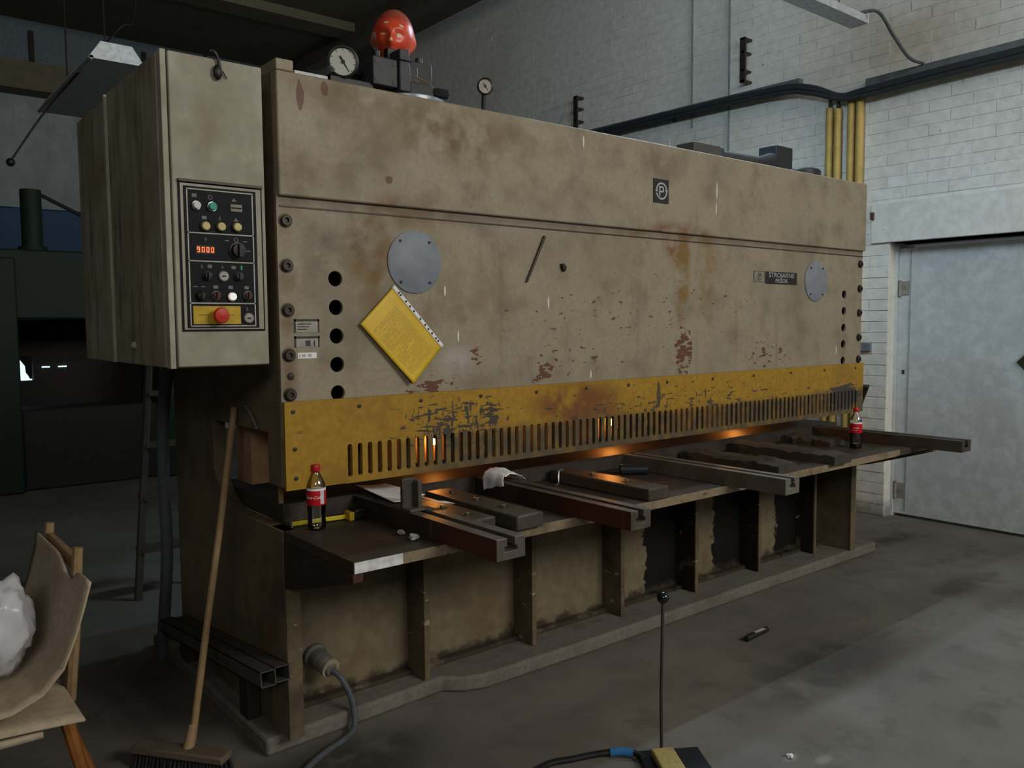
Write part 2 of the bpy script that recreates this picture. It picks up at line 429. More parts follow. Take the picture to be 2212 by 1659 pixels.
MAT['conduit'] = dirty('cable_tray_steel', (0.13, 0.145, 0.15), (0.05, 0.055, 0.06), 0.7, 12, rough=0.5, streak=False)
MAT['yellow_pipe'] = plain('yellow_conduit', (0.50, 0.34, 0.10), 0.5, var=0.12, scale=9)
MAT['green'] = dirty('green_machine_paint', (0.009, 0.021, 0.011), (0.01, 0.018, 0.01), 0.6, 2)
MAT['blue'] = plain('blue_paint', (0.008, 0.04, 0.10), 0.6)
MAT['door'] = dirty('door_white_paint', (0.57, 0.60, 0.60), (0.40, 0.42, 0.40), 0.35, 2.0, rough=0.6, streak=False)

def wall_white(name):
    g = G(name, 0.85, 0, 0.2)
    g.P = g.n.new('ShaderNodeNewGeometry').outputs['Position']
    a = g.noise(1.1, 5, 0.6); b = g.noise(14, 5, 0.62); st = g.noise(5, 4, 0.6, g.scaled(1, 1, 0.25))
    c = g.mix(g.mr(b, 0.3, 0.7), (0.68, 0.665, 0.61), (0.80, 0.785, 0.73))
    c = g.mix(g.mul(g.mr(a, 0.45, 0.75), 0.35), c, (0.52, 0.495, 0.43))
    c = g.mix(g.mul(g.mr(st, 0.6, 0.8), 0.3), c, (0.42, 0.42, 0.39))
    X, Y, Z = g.sep()
    sp = g.noise(18, 3, 0.5)
    c = g.mix(g.mul(g.mr(sp, 0.73, 0.76), 0.7), c, (0.16, 0.15, 0.13))
    c = g.mix(g.mul(g.mr(g.add(Z, g.mul(b, 0.1)), 0.22, 0.06), 0.75), c, (0.14, 0.135, 0.12))
    g.color(c); g.bump(b, 0.35, 0.006); return g.m
MAT['wall'] = wall_white('white_brick_paint')

def floor_material():
    g = G('workshop_concrete', 0.62, 0, 0.35)
    a = g.noise(0.8, 6, 0.62); b = g.noise(5, 6, 0.65); d = g.noise(70, 3, 0.6)
    c = g.mix(g.mr(a, 0.35, 0.68), (0.125, 0.113, 0.094), (0.18, 0.166, 0.142))
    c = g.mix(g.mul(g.mr(b, 0.5, 0.72), 0.55), c, (0.085, 0.075, 0.062))
    c = g.mix(g.mul(g.mr(d, 0.55, 0.75), 0.25), c, (0.2, 0.19, 0.17))
    wob = g.noise(4, 5, 0.6)
    # swept, paler lane along the plinth; oily patch right of it; dusty white scuffs
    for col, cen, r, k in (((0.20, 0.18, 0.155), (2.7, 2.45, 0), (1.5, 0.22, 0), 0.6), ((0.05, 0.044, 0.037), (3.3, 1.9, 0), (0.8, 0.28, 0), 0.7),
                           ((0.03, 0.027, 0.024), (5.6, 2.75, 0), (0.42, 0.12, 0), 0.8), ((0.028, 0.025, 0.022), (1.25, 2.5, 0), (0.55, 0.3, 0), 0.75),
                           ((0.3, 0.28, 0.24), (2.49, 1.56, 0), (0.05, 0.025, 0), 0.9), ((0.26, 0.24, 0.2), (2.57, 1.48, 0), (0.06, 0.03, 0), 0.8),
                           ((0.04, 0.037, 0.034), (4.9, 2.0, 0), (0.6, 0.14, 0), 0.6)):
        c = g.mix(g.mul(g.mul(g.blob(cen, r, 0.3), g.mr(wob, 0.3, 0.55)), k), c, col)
    g.color(c); g.rough(g.mr(b, 0.3, 0.7, 0.5, 0.8)); g.bump(b, 0.1, 0.01); return g.m
MAT['floor'] = floor_material()

def plastic_clear(name, tint=(0.9, 0.93, 0.93)):
    m = bpy.data.materials.new(name); m.use_nodes = True; t = m.node_tree; t.nodes.clear()
    out = t.nodes.new('ShaderNodeOutputMaterial'); mx = t.nodes.new('ShaderNodeMixShader')
    tr = t.nodes.new('ShaderNodeBsdfTransparent'); gl = t.nodes.new('ShaderNodeBsdfGlossy'); fr = t.nodes.new('ShaderNodeFresnel')
    tr.inputs[0].default_value = (*tint, 1); gl.inputs['Roughness'].default_value = 0.06; fr.inputs[0].default_value = 1.9
    t.links.new(fr.outputs[0], mx.inputs[0]); t.links.new(tr.outputs[0], mx.inputs[1]); t.links.new(gl.outputs[0], mx.inputs[2]); t.links.new(mx.outputs[0], out.inputs[0])
    return m
MAT['pet'] = plastic_clear('clear_bottle_plastic')
MAT['sleeve'] = plastic_clear('sleeve_plastic', (0.97, 0.97, 0.95))
MAT['red_cap'] = plain('red_cap', (0.45, 0.012, 0.012), 0.4)
MAT['red_label'] = plain('red_label', (0.55, 0.01, 0.015), 0.5, var=0.05)
MAT['cola'] = plain('cola', (0.01, 0.004, 0.003), 0.1)

# ================================================================== the setting
def struct(name, mb, mat, parent=None, bevel=0):
    o = mb.build(name, mat, parent, bevel); 
    if not parent: o['kind'] = 'structure'
    return o
XW = 6.2; ZC = 5.35; YB = 12.2
struct('floor', MB().box(-7, 6.6, -6, YB, -0.12, 0), MAT['floor'])
struct('ceiling', MB().box(-7, 6.6, -6, YB, ZC, ZC + 0.15), MAT['ceil'])
struct('wall_back', MB().box(-7, 6.6, YB, YB + 0.2, 0, ZC), MAT['rear'])
MAT['far'] = dirty('dark_far_wall', (0.12, 0.115, 0.10), (0.06, 0.055, 0.045), 0.5, 1.0, rough=0.9)  # unseen walls, darkened to cut bounced light
struct('wall_left', MB().box(-7.2, -7, -4.6, YB, 0, ZC), MAT['far'])
# wall behind the camera, openings at both window lights; the left one made up
WZ0, WZ1 = 3.5, 5.2
wf = MB()
for a, b in ((-7, -4.6), (-1.2, 2.2), (5.6, 6.6)): wf.box(a, b, -4.7, -4.5, 0, ZC)
for a, b in ((-4.6, -1.2), (2.2, 5.6)): wf.box(a, b, -4.7, -4.5, 0, WZ0); wf.box(a, b, -4.7, -4.5, WZ1, ZC)
struct('wall_front', wf, MAT['far'])
for i, (a, b) in enumerate(((-4.6, -1.2), (2.2, 5.6))):
    m = MB()
    m.box(a, a + .06, -4.62, -4.52, WZ0, WZ1).box(b - .06, b, -4.62, -4.52, WZ0, WZ1).box(a, b, -4.62, -4.52, WZ0, WZ0 + .06).box(a, b, -4.62, -4.52, WZ1 - .06, WZ1)
    for k in (1, 2, 3): m.box(a + (b - a) * k / 4 - .02, a + (b - a) * k / 4 + .02, -4.6, -4.54, WZ0, WZ1)
    struct('window_%d' % (i + 2), m, MAT['conduit'])

# right-hand wall: backing + painted bricks, door opening, lintel
DY, DZ = 3.12, 2.09
wr = MB().box(XW + .0065, 6.6, DY, YB, 0, ZC).box(XW + .006, 6.6, .9, DY, DZ, ZC).box(XW + .006, 6.6, -6, .9, 0, ZC)
wall_right = struct('wall_right', wr, MAT['wall'])
CH, BL, J = 0.083, 0.30, 0.007
f_px = 1803.35
RX = ((0.77572302, 0.05109866, -0.62900137), (-0.63102494, 0.05043907, -0.77412106), (-0.00783031, 0.99741908, 0.07137128))
def seen_from_front(y, z):
    # choose which bricks count as 'nearest in view' (which become single parts); nothing is laid out with it
    p = (XW, y, z - 1.5)
    q = [sum(RX[r][c] * p[r] for r in range(3)) for c in range(3)]
    u = 1106 - q[0] / q[2] * f_px; v = 829.5 + q[1] / q[2] * f_px
    return -10 < u < 2222 and -10 < v < 1669 and not (u < 1850 and v > 140 + .2005 * (u - 600) + 10)
bricks = []
row = 0; z = 0.004
while z + CH < ZC:
    y = DY if z < DZ - .02 else (3.24 if z < 2.385 else 1.35)
    first = True
    while y < YB - .1:
        L = BL if not (first and row % 2) else BL / 2
        bricks.append((y + L / 2, z + CH / 2, L)); y += L; first = False
    row += 1; z += CH
bricks = [b for b in bricks if not (b[1] > 2.05 and b[1] < 2.40 and b[0] < 3.3)]
vis = sorted((b for b in bricks if seen_from_front(b[0], b[1])), key=lambda b: b[0])
single = set(vis[:300]); _bm = {}
def brick_mesh(L):
    k = round(L, 2)
    if k not in _bm:
        o = MB().box(0, .012, -L / 2 + J / 3, L / 2 - J / 3, -CH / 2 + J * .62, CH / 2 - J * .62)
        me = bpy.data.meshes.new('brick'); me.from_pydata(o.v, [], o.f); me.materials.append(MAT['wall']); _bm[k] = me
    return _bm[k]
field = MB()
def brick_off(): return .0016 - abs(R.gauss(0, .0016))
for b in bricks:
    d = brick_off()
    if b in single:
        o = bpy.data.objects.new('brick', brick_mesh(b[2])); C.objects.link(o); o.parent = wall_right
        o.location = (XW + d + .002, b[0], b[1] + R.gauss(0, .0008)); o.rotation_euler = (R.gauss(0, .004), 0, R.gauss(0, .006))
    else:
        field.box(XW + d + .002, XW + .012, b[0] - b[2] / 2 + J / 3, b[0] + b[2] / 2 - J / 3, b[1] - CH / 2 + J * .62, b[1] + CH / 2 - J * .62)
fo = field.build('brick_field', MAT['wall'], wall_right, smooth=0); fo['kind'] = 'stuff'
struct('trim_1', MB().box(XW - .012, 6.5, .6, 3.26, DZ, 2.385), MAT['wall'], None, .006)       # lintel over the door
struct('trim_2', MB().box(5.38, 5.58, -6, YB, 5.12, ZC), dirty('beam_pale', (0.12, 0.105, 0.08), (0.06, 0.05, 0.04), .5, 2))
struct('trim_3', MB().box(-7, XW, 9.75, 10.1, 5.24, ZC), MAT['ceil'])
struct('trim_4', MB().box(-7, 5.2, YB - .35, YB, 4.42, 4.76), MAT['ceil'])
wpan = struct('window_1', MB().box(-7, 5.4, YB - .03, YB, 4.80, ZC), plain('dusty_blue_glass', (0.12, 0.15, 0.17), .3))
for k in range(9): MB().box(-6 + k * 1.35, -5.94 + k * 1.35, YB - .06, YB, 4.80, 5.22).build('window_bar', MAT['dark'], wpan)
# door
door = struct('door_1', MB().box(6.32, 6.36, .95, 3.10, .02, 2.05), MAT['door'], None, .003)
MB().box(6.30, 6.40, 3.10, 3.12, 0, 2.09).build('jamb', MAT['door'], door)
for z0, z1 in ((1.69, 1.81), (.14, .27)):
    h = MB().cyl((6.312, 3.085, z0), (6.312, 3.085, z1), .011).box(6.312, 6.32, 3.02, 3.085, z0 + .01, z1 - .01)
    h.build('hinge', dirty('hinge_worn', (.3, .28, .24), (.1, .05, .03), .7, 20), door)
MB().box(6.314, 6.32, 3.005, 3.012, .05, 2.03).build('seam', plain('door_seam', (.3, .31, .3)), door)
MB().prism([(2.262, 1.213), (2.19, 1.285), (2.12, 1.22), (2.18, 1.135)], 6.305, 6.318, 'x').build('patch', plain('dark_olive_patch', (.03, .032, .018), .9), door)
MB().box(6.31, 6.32, 3.04, 3.055, 1.10, 1.13).build('keyhole_plate', MAT['dark_bolt'], door)
# concrete plinth: straight front edge at right, broken back at left
pl = MB().prism([(5.215, 2.665), (5.215, 4.05), (1.10, 4.05), (1.10, 2.72), (1.62, 2.745), (1.86, 2.76), (1.93, 2.70), (2.02, 2.668), (2.6, 2.66), (3.9, 2.668)], 0, .065, 'z')
struct('trim_5', pl, MAT['plinth'], None, .012)

# ================================================================== guillotine shear
XL, XR = 1.16, 4.945
shear = thing('guillotine_shear', 'long beige guillotine shear with yellow slotted guard on a concrete plinth', 'machine', (3.05, 3.0, .065))
fp = [(2.675, .065), (3.80, .065), (3.80, 2.33), (2.668, 2.33), (2.668, .95), (2.78, .95), (2.78, 1.13), (3.32, 1.13), (3.32, .93), (3.22, .84), (3.12, .80), (2.675, .80)]
for a, b in ((XL, XL + .05), (XR - .05, XR)): MB().prism(fp, a, b, 'x').build('side_frame', MAT['frame'], shear, .004)
# pale front edge of the left leg
MB().box(XL, XL + .055, 2.664, 2.675, .065, .60).build('leg_edge', MAT['rib'], shear, .002)
MB().box(XR - .055, XR, 2.664, 2.675, .065, .76).build('leg_edge', MAT['rib'], shear, .002)

def holed(mb, x0, x1, z0, z1, hole, y0, y1):
    # rectangle with a hole: hole = outline points; both faces and the inner wall
    cx = sum(p[0] for p in hole) / len(hole); cz = sum(p[1] for p in hole) / len(hole)
    out = []
    for x, zz in hole:
        dx, dz = x - cx, zz - cz
        t = min(((x1 - cx) if dx > 0 else (x0 - cx)) / dx if abs(dx) > 1e-9 else 1e9, ((z1 - cz) if dz > 0 else (z0 - cz)) / dz if abs(dz) > 1e-9 else 1e9)
        out.append((cx + dx * t, cz + dz * t))
    n = len(hole)
    corners = [(x0, z0), (x1, z0), (x1, z1), (x0, z1)]
    for y in (y0, y1):
        b = len(mb.v); mb.v += [(p[0], y, p[1]) for p in hole] + [(p[0], y, p[1]) for p in out]
        for i in range(n):
            j = (i + 1) % n; mb.f.append((b + i, b + j, b + n + j, b + n + i))
            # fill the corner the ring cuts off
            if abs(out[i][0] - out[j][0]) > 1e-6 and abs(out[i][1] - out[j][1]) > 1e-6:
                c = min(corners, key=lambda q: (q[0] - (out[i][0] + out[j][0]) / 2) ** 2 + (q[1] - (out[i][1] + out[j][1]) / 2) ** 2)
                k = len(mb.v); mb.v.append((c[0], y, c[1])); mb.f.append((b + n + i, b + n + j, k))
    b = len(mb.v); mb.v += [(p[0], y0, p[1]) for p in hole] + [(p[0], y1, p[1]) for p in hole]
    for i in range(n): mb.f.append((b + i, b + (i + 1) % n, b + n + (i + 1) % n, b + n + i))
def circle(cx, cz, r, n=20): return [(cx + r * math.cos(2 * PI * i / n + .02), cz + r * math.sin(2 * PI * i / n + .02)) for i in range(n)]
y0, y1 = 2.655, 2.668
fpz = MB(); z_lo, z_hi, za, zb = 1.12, 1.935, 1.215, 1.713
cols = ((1.369, .027), (4.739, .025))
xs = [XL, cols[0][0] - .05, cols[0][0] + .05, cols[1][0] - .05, cols[1][0] + .05, XR]
for i in (0, 2, 4): fpz.box(xs[i], xs[i + 1], y0, y1, z_lo, z_hi)
for cx, r in cols:
    fpz.box(cx - .05, cx + .05, y0, y1, z_lo, za); fpz.box(cx - .05, cx + .05, y0, y1, zb, z_hi)
    for k in range(5):
        c = 1.2645 + k * .0996; holed(fpz, cx - .05, cx + .05, za + k * .0996, za + (k + 1) * .0996, circle(cx, c, r), y0, y1)
fpz.build('front_plate', MAT['plate'], shear, 0, smooth=0)
MB().box(XL + .004, XR + .006, 2.637, 3.42, 1.93, 2.335).build('upper_beam', MAT['beam'], shear, .006)
MB().box(XL + .004, XL + .065, 2.637, 2.9, 2.335, 2.372).build('beam_end_cap', MAT['beam'], shear, .004)
MB().box(XL + .05, XR - .05, 2.76, 3.3, 1.16, 1.93).build('beam_core', MAT['dark'], shear)
MB().box(XL + .01, XR, 2.652, 2.656, 1.895, 1.90).build('seam_strip', MAT['dark_bolt'], shear)
# slotted yellow guard
gd = MB(); gy0, gy1 = 2.634, 2.650; P0 = 1.40; PT = .0402; NS = 87
gx0 = P0 - PT / 2; gx1 = P0 + PT * (NS - .5)
gd.box(XL, XR, gy0, gy1, 1.10, 1.245).box(XL, gx0, gy0, gy1, .945, 1.10).box(gx1, XR, gy0, gy1, .945, 1.10)
SR, SZ0, SZ1 = .0092, .966, 1.083
for i in range(NS):
    cx = P0 + PT * i
    gd.box(cx - PT / 2, cx - SR, gy0, gy1, .945, 1.10).box(cx + SR, cx + PT / 2, gy0, gy1, .945, 1.10)
    up = [(cx - SR * math.cos(PI * k / 6), SZ1 - SR + SR * math.sin(PI * k / 6)) for k in range(7)]
    dn = [(cx - SR * math.cos(PI * k / 6), SZ0 + SR - SR * math.sin(PI * k / 6)) for k in range(7)]
    gd.prism(up + [(cx + SR, 1.10), (cx - SR, 1.10)], gy0, gy1, 'y'); gd.prism(dn + [(cx + SR, .945), (cx - SR, .945)], gy0, gy1, 'y')
gd.box(gx0, gx1, gy0, gy1, .943, .9452)
gd.build('finger_guard', MAT['guard'], shear, 0, smooth=0)
scr = MB()
for x, zz in [(1.19, 1.212), (1.44, 1.215), (1.70, 1.218), (1.98, 1.218), (2.27, 1.217), (2.56, 1.217), (2.83, 1.217), (3.1, 1.217), (3.45, 1.217), (3.8, 1.217), (4.15, 1.217), (4.5, 1.217), (4.85, 1.217), (1.193, 1.085), (1.195, .985)]:
    MB().lathe([(.0075, 0), (.0075, .003), (.004, .004)], (x, gy0, zz), 10, (0, -1, 0)).build('screw', MAT['dark_bolt'], shear)
# socket-head bolts down both edges
for x, zs in ((1.19, (1.85, 1.701, 1.553, 1.402, 1.268)), (4.915, (1.85, 1.701, 1.553, 1.402, 1.268))):
    for zz in zs:
        bo = MB().lathe([(.024, 0), (.024, .003), (.018, .0032), (.018, .012), (.016, .014), (.009, .014), (.009, .006), (.001, .006)], (x, 2.655, zz), 18, (0, -1, 0)).build('bolt', MAT['dark_bolt'], shear)
MB().lathe([(.013, 0), (.010, .005), (.004, .006)], (1.195, 2.655, 1.33), 12, (0, -1, 0)).build('bolt', MAT['dark_bolt'], shear)
# round cover discs
for cx in (1.694, 4.421):
    d = MB().lathe([(.116, 0), (.116, .005), (.113, .007)], (cx, 2.655, 1.733), 48, (0, -1, 0)).build('cover_disc', MAT['disc'], shear)
    for a in (50, 130, 230, 310):
        MB().lathe([(.006, 0), (.005, .004)], (cx + .098 * math.cos(math.radians(a)), 2.648, 1.733 + .098 * math.sin(math.radians(a))), 8, (0, -1, 0)).build('screw', MAT['dark_bolt'], d)
# lower front: apron panel, ribs
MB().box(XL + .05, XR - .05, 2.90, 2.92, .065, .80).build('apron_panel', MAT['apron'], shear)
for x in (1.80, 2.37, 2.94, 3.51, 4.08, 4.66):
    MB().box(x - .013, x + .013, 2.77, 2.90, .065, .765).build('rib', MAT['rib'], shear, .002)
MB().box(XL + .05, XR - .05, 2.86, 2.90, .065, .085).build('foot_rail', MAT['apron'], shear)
# table
tb = MB().box(XL + .003, XR, 2.18, 2.78, .765, .80).build('table', MAT['table'], shear, .002)
MB().box(XL + .17, XR - .45, 2.175, 2.18, .766, .799).build('front_edge', MAT['table_edge'], tb)
MB().box(XL + .003, XL + .17, 2.175, 2.18, .766, .799).build('front_edge', MAT['white_edge'], tb)
MB().box(XR - .45, XR, 2.176, 2.18, .768, .799).build('front_edge', MAT['table'], tb)
MB().prism([(2.182, .765), (2.182, .735), (2.56, .625), (2.675, .60), (2.675, .765)], XL, XL + .035, 'x').build('table_bracket', MAT['red_paint'], shear, .002)
MB().prism([(2.182, .765), (2.182, .745), (2.56, .625), (2.675, .60), (2.675, .765)], XR - .035, XR, 'x').build('table_bracket', MAT['frame'], shear, .002)
MB().box(XL + .05, XR - .05, 2.78, 3.4, .80, .868).build('blade_bed', MAT['table'], shear, .003)
MB().box(XL + .05, XR - .05, 3.06, 3.2, .90, 1.16).build('blade_beam', dirty('glow_blade_beam', (.34, .2, .11), (.16, .09, .05), .6, 5), shear)  # colour raised so the bulbs' glow shows through the slots
for k in range(17):
    x = 1.5 + .2 * k
    MB().lathe([(.02, .96 - 0.0), (.026, .965), (.026, 1.0), (.02, 1.0), (.02, 1.16)], (x, 2.735, 0), 12).build('hold_down', MAT['arm'], shear)
# work lamps on the cutting line behind the guard
BULB = emit('warm_bulb', (1.0, 0.36, 0.06), 110)
for x in (2.014, 3.1167, 4.1733):
    l = MB().cyl((x, 3.02, 1.16), (x, 3.02, 1.008), .018).build('work_lamp', MAT['dark'], shear)
    b = MB().ball((x, 3.02, .992), .020 if x > 2.5 else .014); b.build('bulb', BULB, l)
# support arms with T-slots
def arm(x, wdt, ye, zt, mat, side):
    a, b = x, x + wdt; c = (a + b) / 2; s1 = wdt * .13; s2 = wdt * .22
    z0 = .80
    pts = [(a, z0), (b, z0), (b, zt), (c + s1, zt), (c + s1, zt - .026), (c + s2, zt - .026), (c + s2, zt - .040), (c - s2, zt - .040), (c - s2, zt - .026), (c - s1, zt - .026), (c - s1, zt), (a, zt)]
    o = MB().prism(pts, ye, 2.79, 'y').build('support_arm', mat, shear, .002, smooth=0)
    o.data.materials.append(side)
    for p in o.data.polygons:
        if p.normal.x < -.9 and abs(p.center.x - a) < .004: p.material_index = 1
    return o
arm(1.485, .11, 1.905, .866, MAT['arm'], MAT['red_paint'])
arm(2.055, .10, 1.90, .866, MAT['arm'], MAT['red_paint'])
arm(2.955, .10, 1.89, .866, MAT['arm_grey'], MAT['arm_grey'])
arm(4.62, .11, 1.905, .862, MAT['table'], MAT['table'])
def block(x0, x1, y0, y1, zt, mat, bolts=(), kind='bright'):
    o = MB().box(x0, x1, y0, y1, .80, zt).build('clamp_block', mat, shear, .006)
    for by in bolts:
        cx = (x0 + x1) / 2
        MB().lathe([(.022, 0), (.022, .002), (.018, .002), (.016, .0025)], (cx, by, zt - .0005), 14).build('counterbore', MAT['dark_bolt'], o)
        MB().lathe([(.009, .001), (.009, .007), (.006, .009), (.001, .009)], (cx, by, zt), 10).build('bolt', MAT['bolt'], o)
    return o
block(1.605, 1.725, 2.215, 2.70, .848, MAT['block'], (2.30, 2.45, 2.60))
block(1.765, 1.885, 2.15, 2.72, .852, MAT['block'], (2.30, 2.46, 2.62))
block(2.455, 2.575, 2.175, 2.76, .850, MAT['block'], (2.35, 2.55), 'dark')
MB().cyl((2.80, 2.66, .824), (2.90, 2.58, .824), .024, n=20).build('roller', MAT['hyd'], shear, .003)
def rough_block(x0, x1, y0, y1, zt, seed):
    rr = random.Random(seed); m = MB(); nx, ny = 5, 16
    def P(i, j): 
        ex = i in (0, nx); ey = j in (0, ny)
        return (x0 + (x1 - x0) * i / nx + (rr.gauss(0, .004) if ex else 0), y0 + (y1 - y0) * j / ny + rr.gauss(0, .003), zt + rr.gauss(0, .005) - (.008 if ex or ey else 0))
    top = [[P(i, j) for i in range(nx + 1)] for j in range(ny + 1)]
    vs = [p for r_ in top for p in r_]; fs = [(j * (nx + 1) + i, j * (nx + 1) + i + 1, (j + 1) * (nx + 1) + i + 1, (j + 1) * (nx + 1) + i) for j in range(ny) for i in range(nx)]
    ring = [i for i in range(nx + 1)] + [j * (nx + 1) + nx for j in range(1, ny + 1)] + [ny * (nx + 1) + i for i in range(nx - 1, -1, -1)] + [j * (nx + 1) for j in range(ny - 1, 0, -1)]
    b = len(vs); vs += [(vs[k][0], vs[k][1], .80) for k in ring]; n = len(ring)
    fs += [(ring[k], ring[(k + 1) % n], b + (k + 1) % n, b + k) for k in range(n)] + [tuple(range(b, b + n))]
    m.add(vs, fs); return m.build('clamp_block', dirty('fuzzy_oily_block', (.052, .046, .038), (.02, .015, .012), .6, 14, rough=.9, streak=False), shear, smooth=50)
rough_block(3.355, 3.50, 2.18, 2.76, .848, 3)
rough_block(3.765, 3.92, 2.14, 2.79, .85, 4)
rough_block(4.28, 4.44, 2.47, 2.79, .84, 6)
# red-brown side flap at the far end
MB().prism([(2.655, 1.10), (2.66, .955), (2.60, 1.095)], XR + .002, XR + .012, 'x').build('side_flap', MAT['red_paint'], shear)
MB().prism([(4.957, 1.11), (5.07, 1.10), (4.957, .94)], 2.655, 2.663, 'y').build('side_flap', MAT['red_paint'], shear)
# logo plates and lettering
lp = MB().box(2.998, 3.103, 2.633, 2.637, 2.062, 2.172).build('logo_plate', plain('logo_plate_black', (.016, .018, .022), .4), shear)
lm = plain('logo_silver', (.42, .42, .42), .4)
lc = (3.0505, 2.117); lg = MB()
def arc(mb, cx, cz, r, a0, a1, wd, y0, y1, n=14):
    pts = [(cx + (r + wd / 2) * math.cos(math.radians(a0 + (a1 - a0) * i / n)), cz + (r + wd / 2) * math.sin(math.radians(a0 + (a1 - a0) * i / n))) for i in range(n + 1)]
    pts += [(cx + (r - wd / 2) * math.cos(math.radians(a1 + (a0 - a1) * i / n)), cz + (r - wd / 2) * math.sin(math.radians(a1 + (a0 - a1) * i / n))) for i in range(n + 1)]
    for i in range(n):
        q = [pts[i], pts[i + 1], pts[2 * n - i], pts[2 * n + 1 - i]]; mb.prism(q, y0, y1, 'y')
arc(lg, *lc, .036, 10, 178, .008, 2.631, 2.633); arc(lg, *lc, .036, 195, 362, .008, 2.631, 2.633)
lg.box(lc[0] - .042, lc[0] - .026, 2.631, 2.633, lc[1] - .004, lc[1] + .003).box(lc[0] + .024, lc[0] + .042, 2.631, 2.633, lc[1] + .001, lc[1] + .008)
lg.box(lc[0] - .017, lc[0] - .010, 2.631, 2.633, lc[1] - .024, lc[1] + .022)
lg.box(lc[0] - .010, lc[0] + .008, 2.631, 2.633, lc[1] + .015, lc[1] + .022).box(lc[0] - .010, lc[0] + .008, 2.631, 2.633, lc[1] - .006, lc[1] + .001).box(lc[0] + .008, lc[0] + .015, 2.631, 2.633, lc[1] - .004, lc[1] + .020)
lg.build('emblem', lm, lp)
np_ = MB().box(3.925, 4.225, 2.652, 2.655, 1.708, 1.774).build('name_plate', plain('name_plate_black', (.018, .016, .016), .45), shear)
text('lettering', 'STROJARNE', .036, Matrix.Translation((4.075, 2.6515, 1.755)), lm, np_, sx=1.30)
text('lettering', 'PIESOK', .030, Matrix.Translation((4.075, 2.6515, 1.725)), lm, np_, sx=1.25)
bp = MB().box(3.815, 3.92, 2.652, 2.655, 1.714, 1.776).build('badge_plate', plain('badge_grey', (.25, .23, .19), .5), shear)
bl = MB(); arc(bl, 3.868, 1.744, .018, 10, 178, .004, 2.6508, 2.652); arc(bl, 3.868, 1.744, .018, 195, 362, .004, 2.6508, 2.652); bl.box(3.862, 3.866, 2.6508, 2.652, 1.734, 1.756).box(3.866, 3.876, 2.6508, 2.652, 1.745, 1.756)
bl.box(3.82, 3.915, 2.6508, 2.652, 1.717, 1.719).box(3.82, 3.915, 2.6508, 2.652, 1.771, 1.773).box(3.82, 3.822, 2.6508, 2.652, 1.719, 1.771).box(3.913, 3.915, 2.6508, 2.652, 1.719, 1.771)
bl.build('emblem', plain('badge_print', (.07, .06, .05), .5), bp)
# small data plates at left
ink = plain('plate_ink', (.05, .045, .042), .6); pale = plain('plate_pale', (.33, .31, .27), .5)
for x0, x1, z0, z1, rows in ((1.211, 1.303, 1.478, 1.523, 4), (1.211, 1.303, 1.428, 1.465, 2)):
    d = MB().box(x0, x1, 2.653, 2.655, z0, z1).build('data_plate', pale, shear)
    m = MB().box(x0, x1, 2.6522, 2.653, z1 - .008, z1).box(x0, x0 + .006, 2.6522, 2.653, z0, z1).box(x1 - .006, x1, 2.6522, 2.653, z0, z1)
    if rows == 4:
        for k in range(3): m.box(x0 + .012, x1 - .03 - .008 * k, 2.6522, 2.653, z1 - .018 - .009 * k, z1 - .015 - .009 * k)
    else: m.box(x0 + .04, x0 + .058, 2.6522, 2.653, z0 + .003, z0 + .022).box(x0 + .07, x0 + .075, 2.6522, 2.653, z0 + .003, z0 + .022)
    m.build('plate_print', ink, d)
d = MB().box(1.221, 1.291, 2.653, 2.655, 1.389, 1.409).build('paper_label', MAT['paper'], shear)
MB().box(1.226, 1.23, 2.6525, 2.653, 1.393, 1.405).box(1.236, 1.25, 2.6525, 2.653, 1.394, 1.404).box(1.26, 1.272, 2.6525, 2.653, 1.394, 1.404).build('label_print', plain('grey_ink', (.45, .44, .44)), d)

# hydraulics on top
def gauge(name, c, r, dr, face, mats, stem):
    o = MB().lathe([(r * 1.0, -.02), (r * 1.16, -.012), (r * 1.16, .012), (r, .014), (r, .006), (.001, .006)], c, 32, dr).build('pressure_gauge', MAT['black'], shear)
    cc = Vector(c) + Vector(dr).normalized() * .0065
    MB().lathe([(r * .97, 0), (r * .97, .001), (.001, .001)], cc, 32, dr).build('dial', face, o)
    d = Vector(dr).normalized(); up = (Vector((0, 0, 1)) - d * d.z).normalized(); rt = d.cross(up) * -1
    n = MB(); a = Vector(cc) + d * .002
    tip = a + (rt * .45 - up * .72) * r; tail = a + (-rt * .22 + up * .38) * r
    n.cyl(tail, tip, r * .075, r * .02, 6); n.cyl(a, a + d * .004, r * .13, n=10); n.build('needle', MAT['black'], o)
    for k in range(9):
        ang = math.radians(-45 + 270 * k / 8); p = a + (rt * math.cos(ang) + up * math.sin(ang)) * r * .82
        q = a + (rt * math.cos(ang) + up * math.sin(ang)) * r * .93
        MB().cyl(p, q, r * .02, n=5).build('tick', MAT['black'], o)
    MB().tube(stem, .009, 10).build('stem', MAT['hyd'], o)
    return o
gauge('g', (1.494, 2.80, 2.457), .049, (-.40, -.9, -.12), plain('dial_white', (.46, .48, .44), .4, var=.05), None, [(1.494, 2.825, 2.41), (1.494, 2.83, 2.37), (1.494, 2.84, 2.33)])
gauge('g', (2.145, 2.80, 2.48), .029, (-.5, -.85, -.1), plain('dial_pale', (.42, .40, .35), .4), None, [(2.145, 2.81, 2.45), (2.143, 2.81, 2.40), (2.14, 2.81, 2.33)])
MB().lathe([(.011, 0), (.013, .01), (.013, .025)], (2.125, 2.79, 2.335), 10).build('valve_knob', MAT['black'], shear)
MB().tube(smooth_path([(1.33, 2.76, 2.375), (1.38, 2.76, 2.385), (1.42, 2.78, 2.41), (1.46, 2.83, 2.43)]), .016).build('hydraulic_hose', MAT['black'], shear)
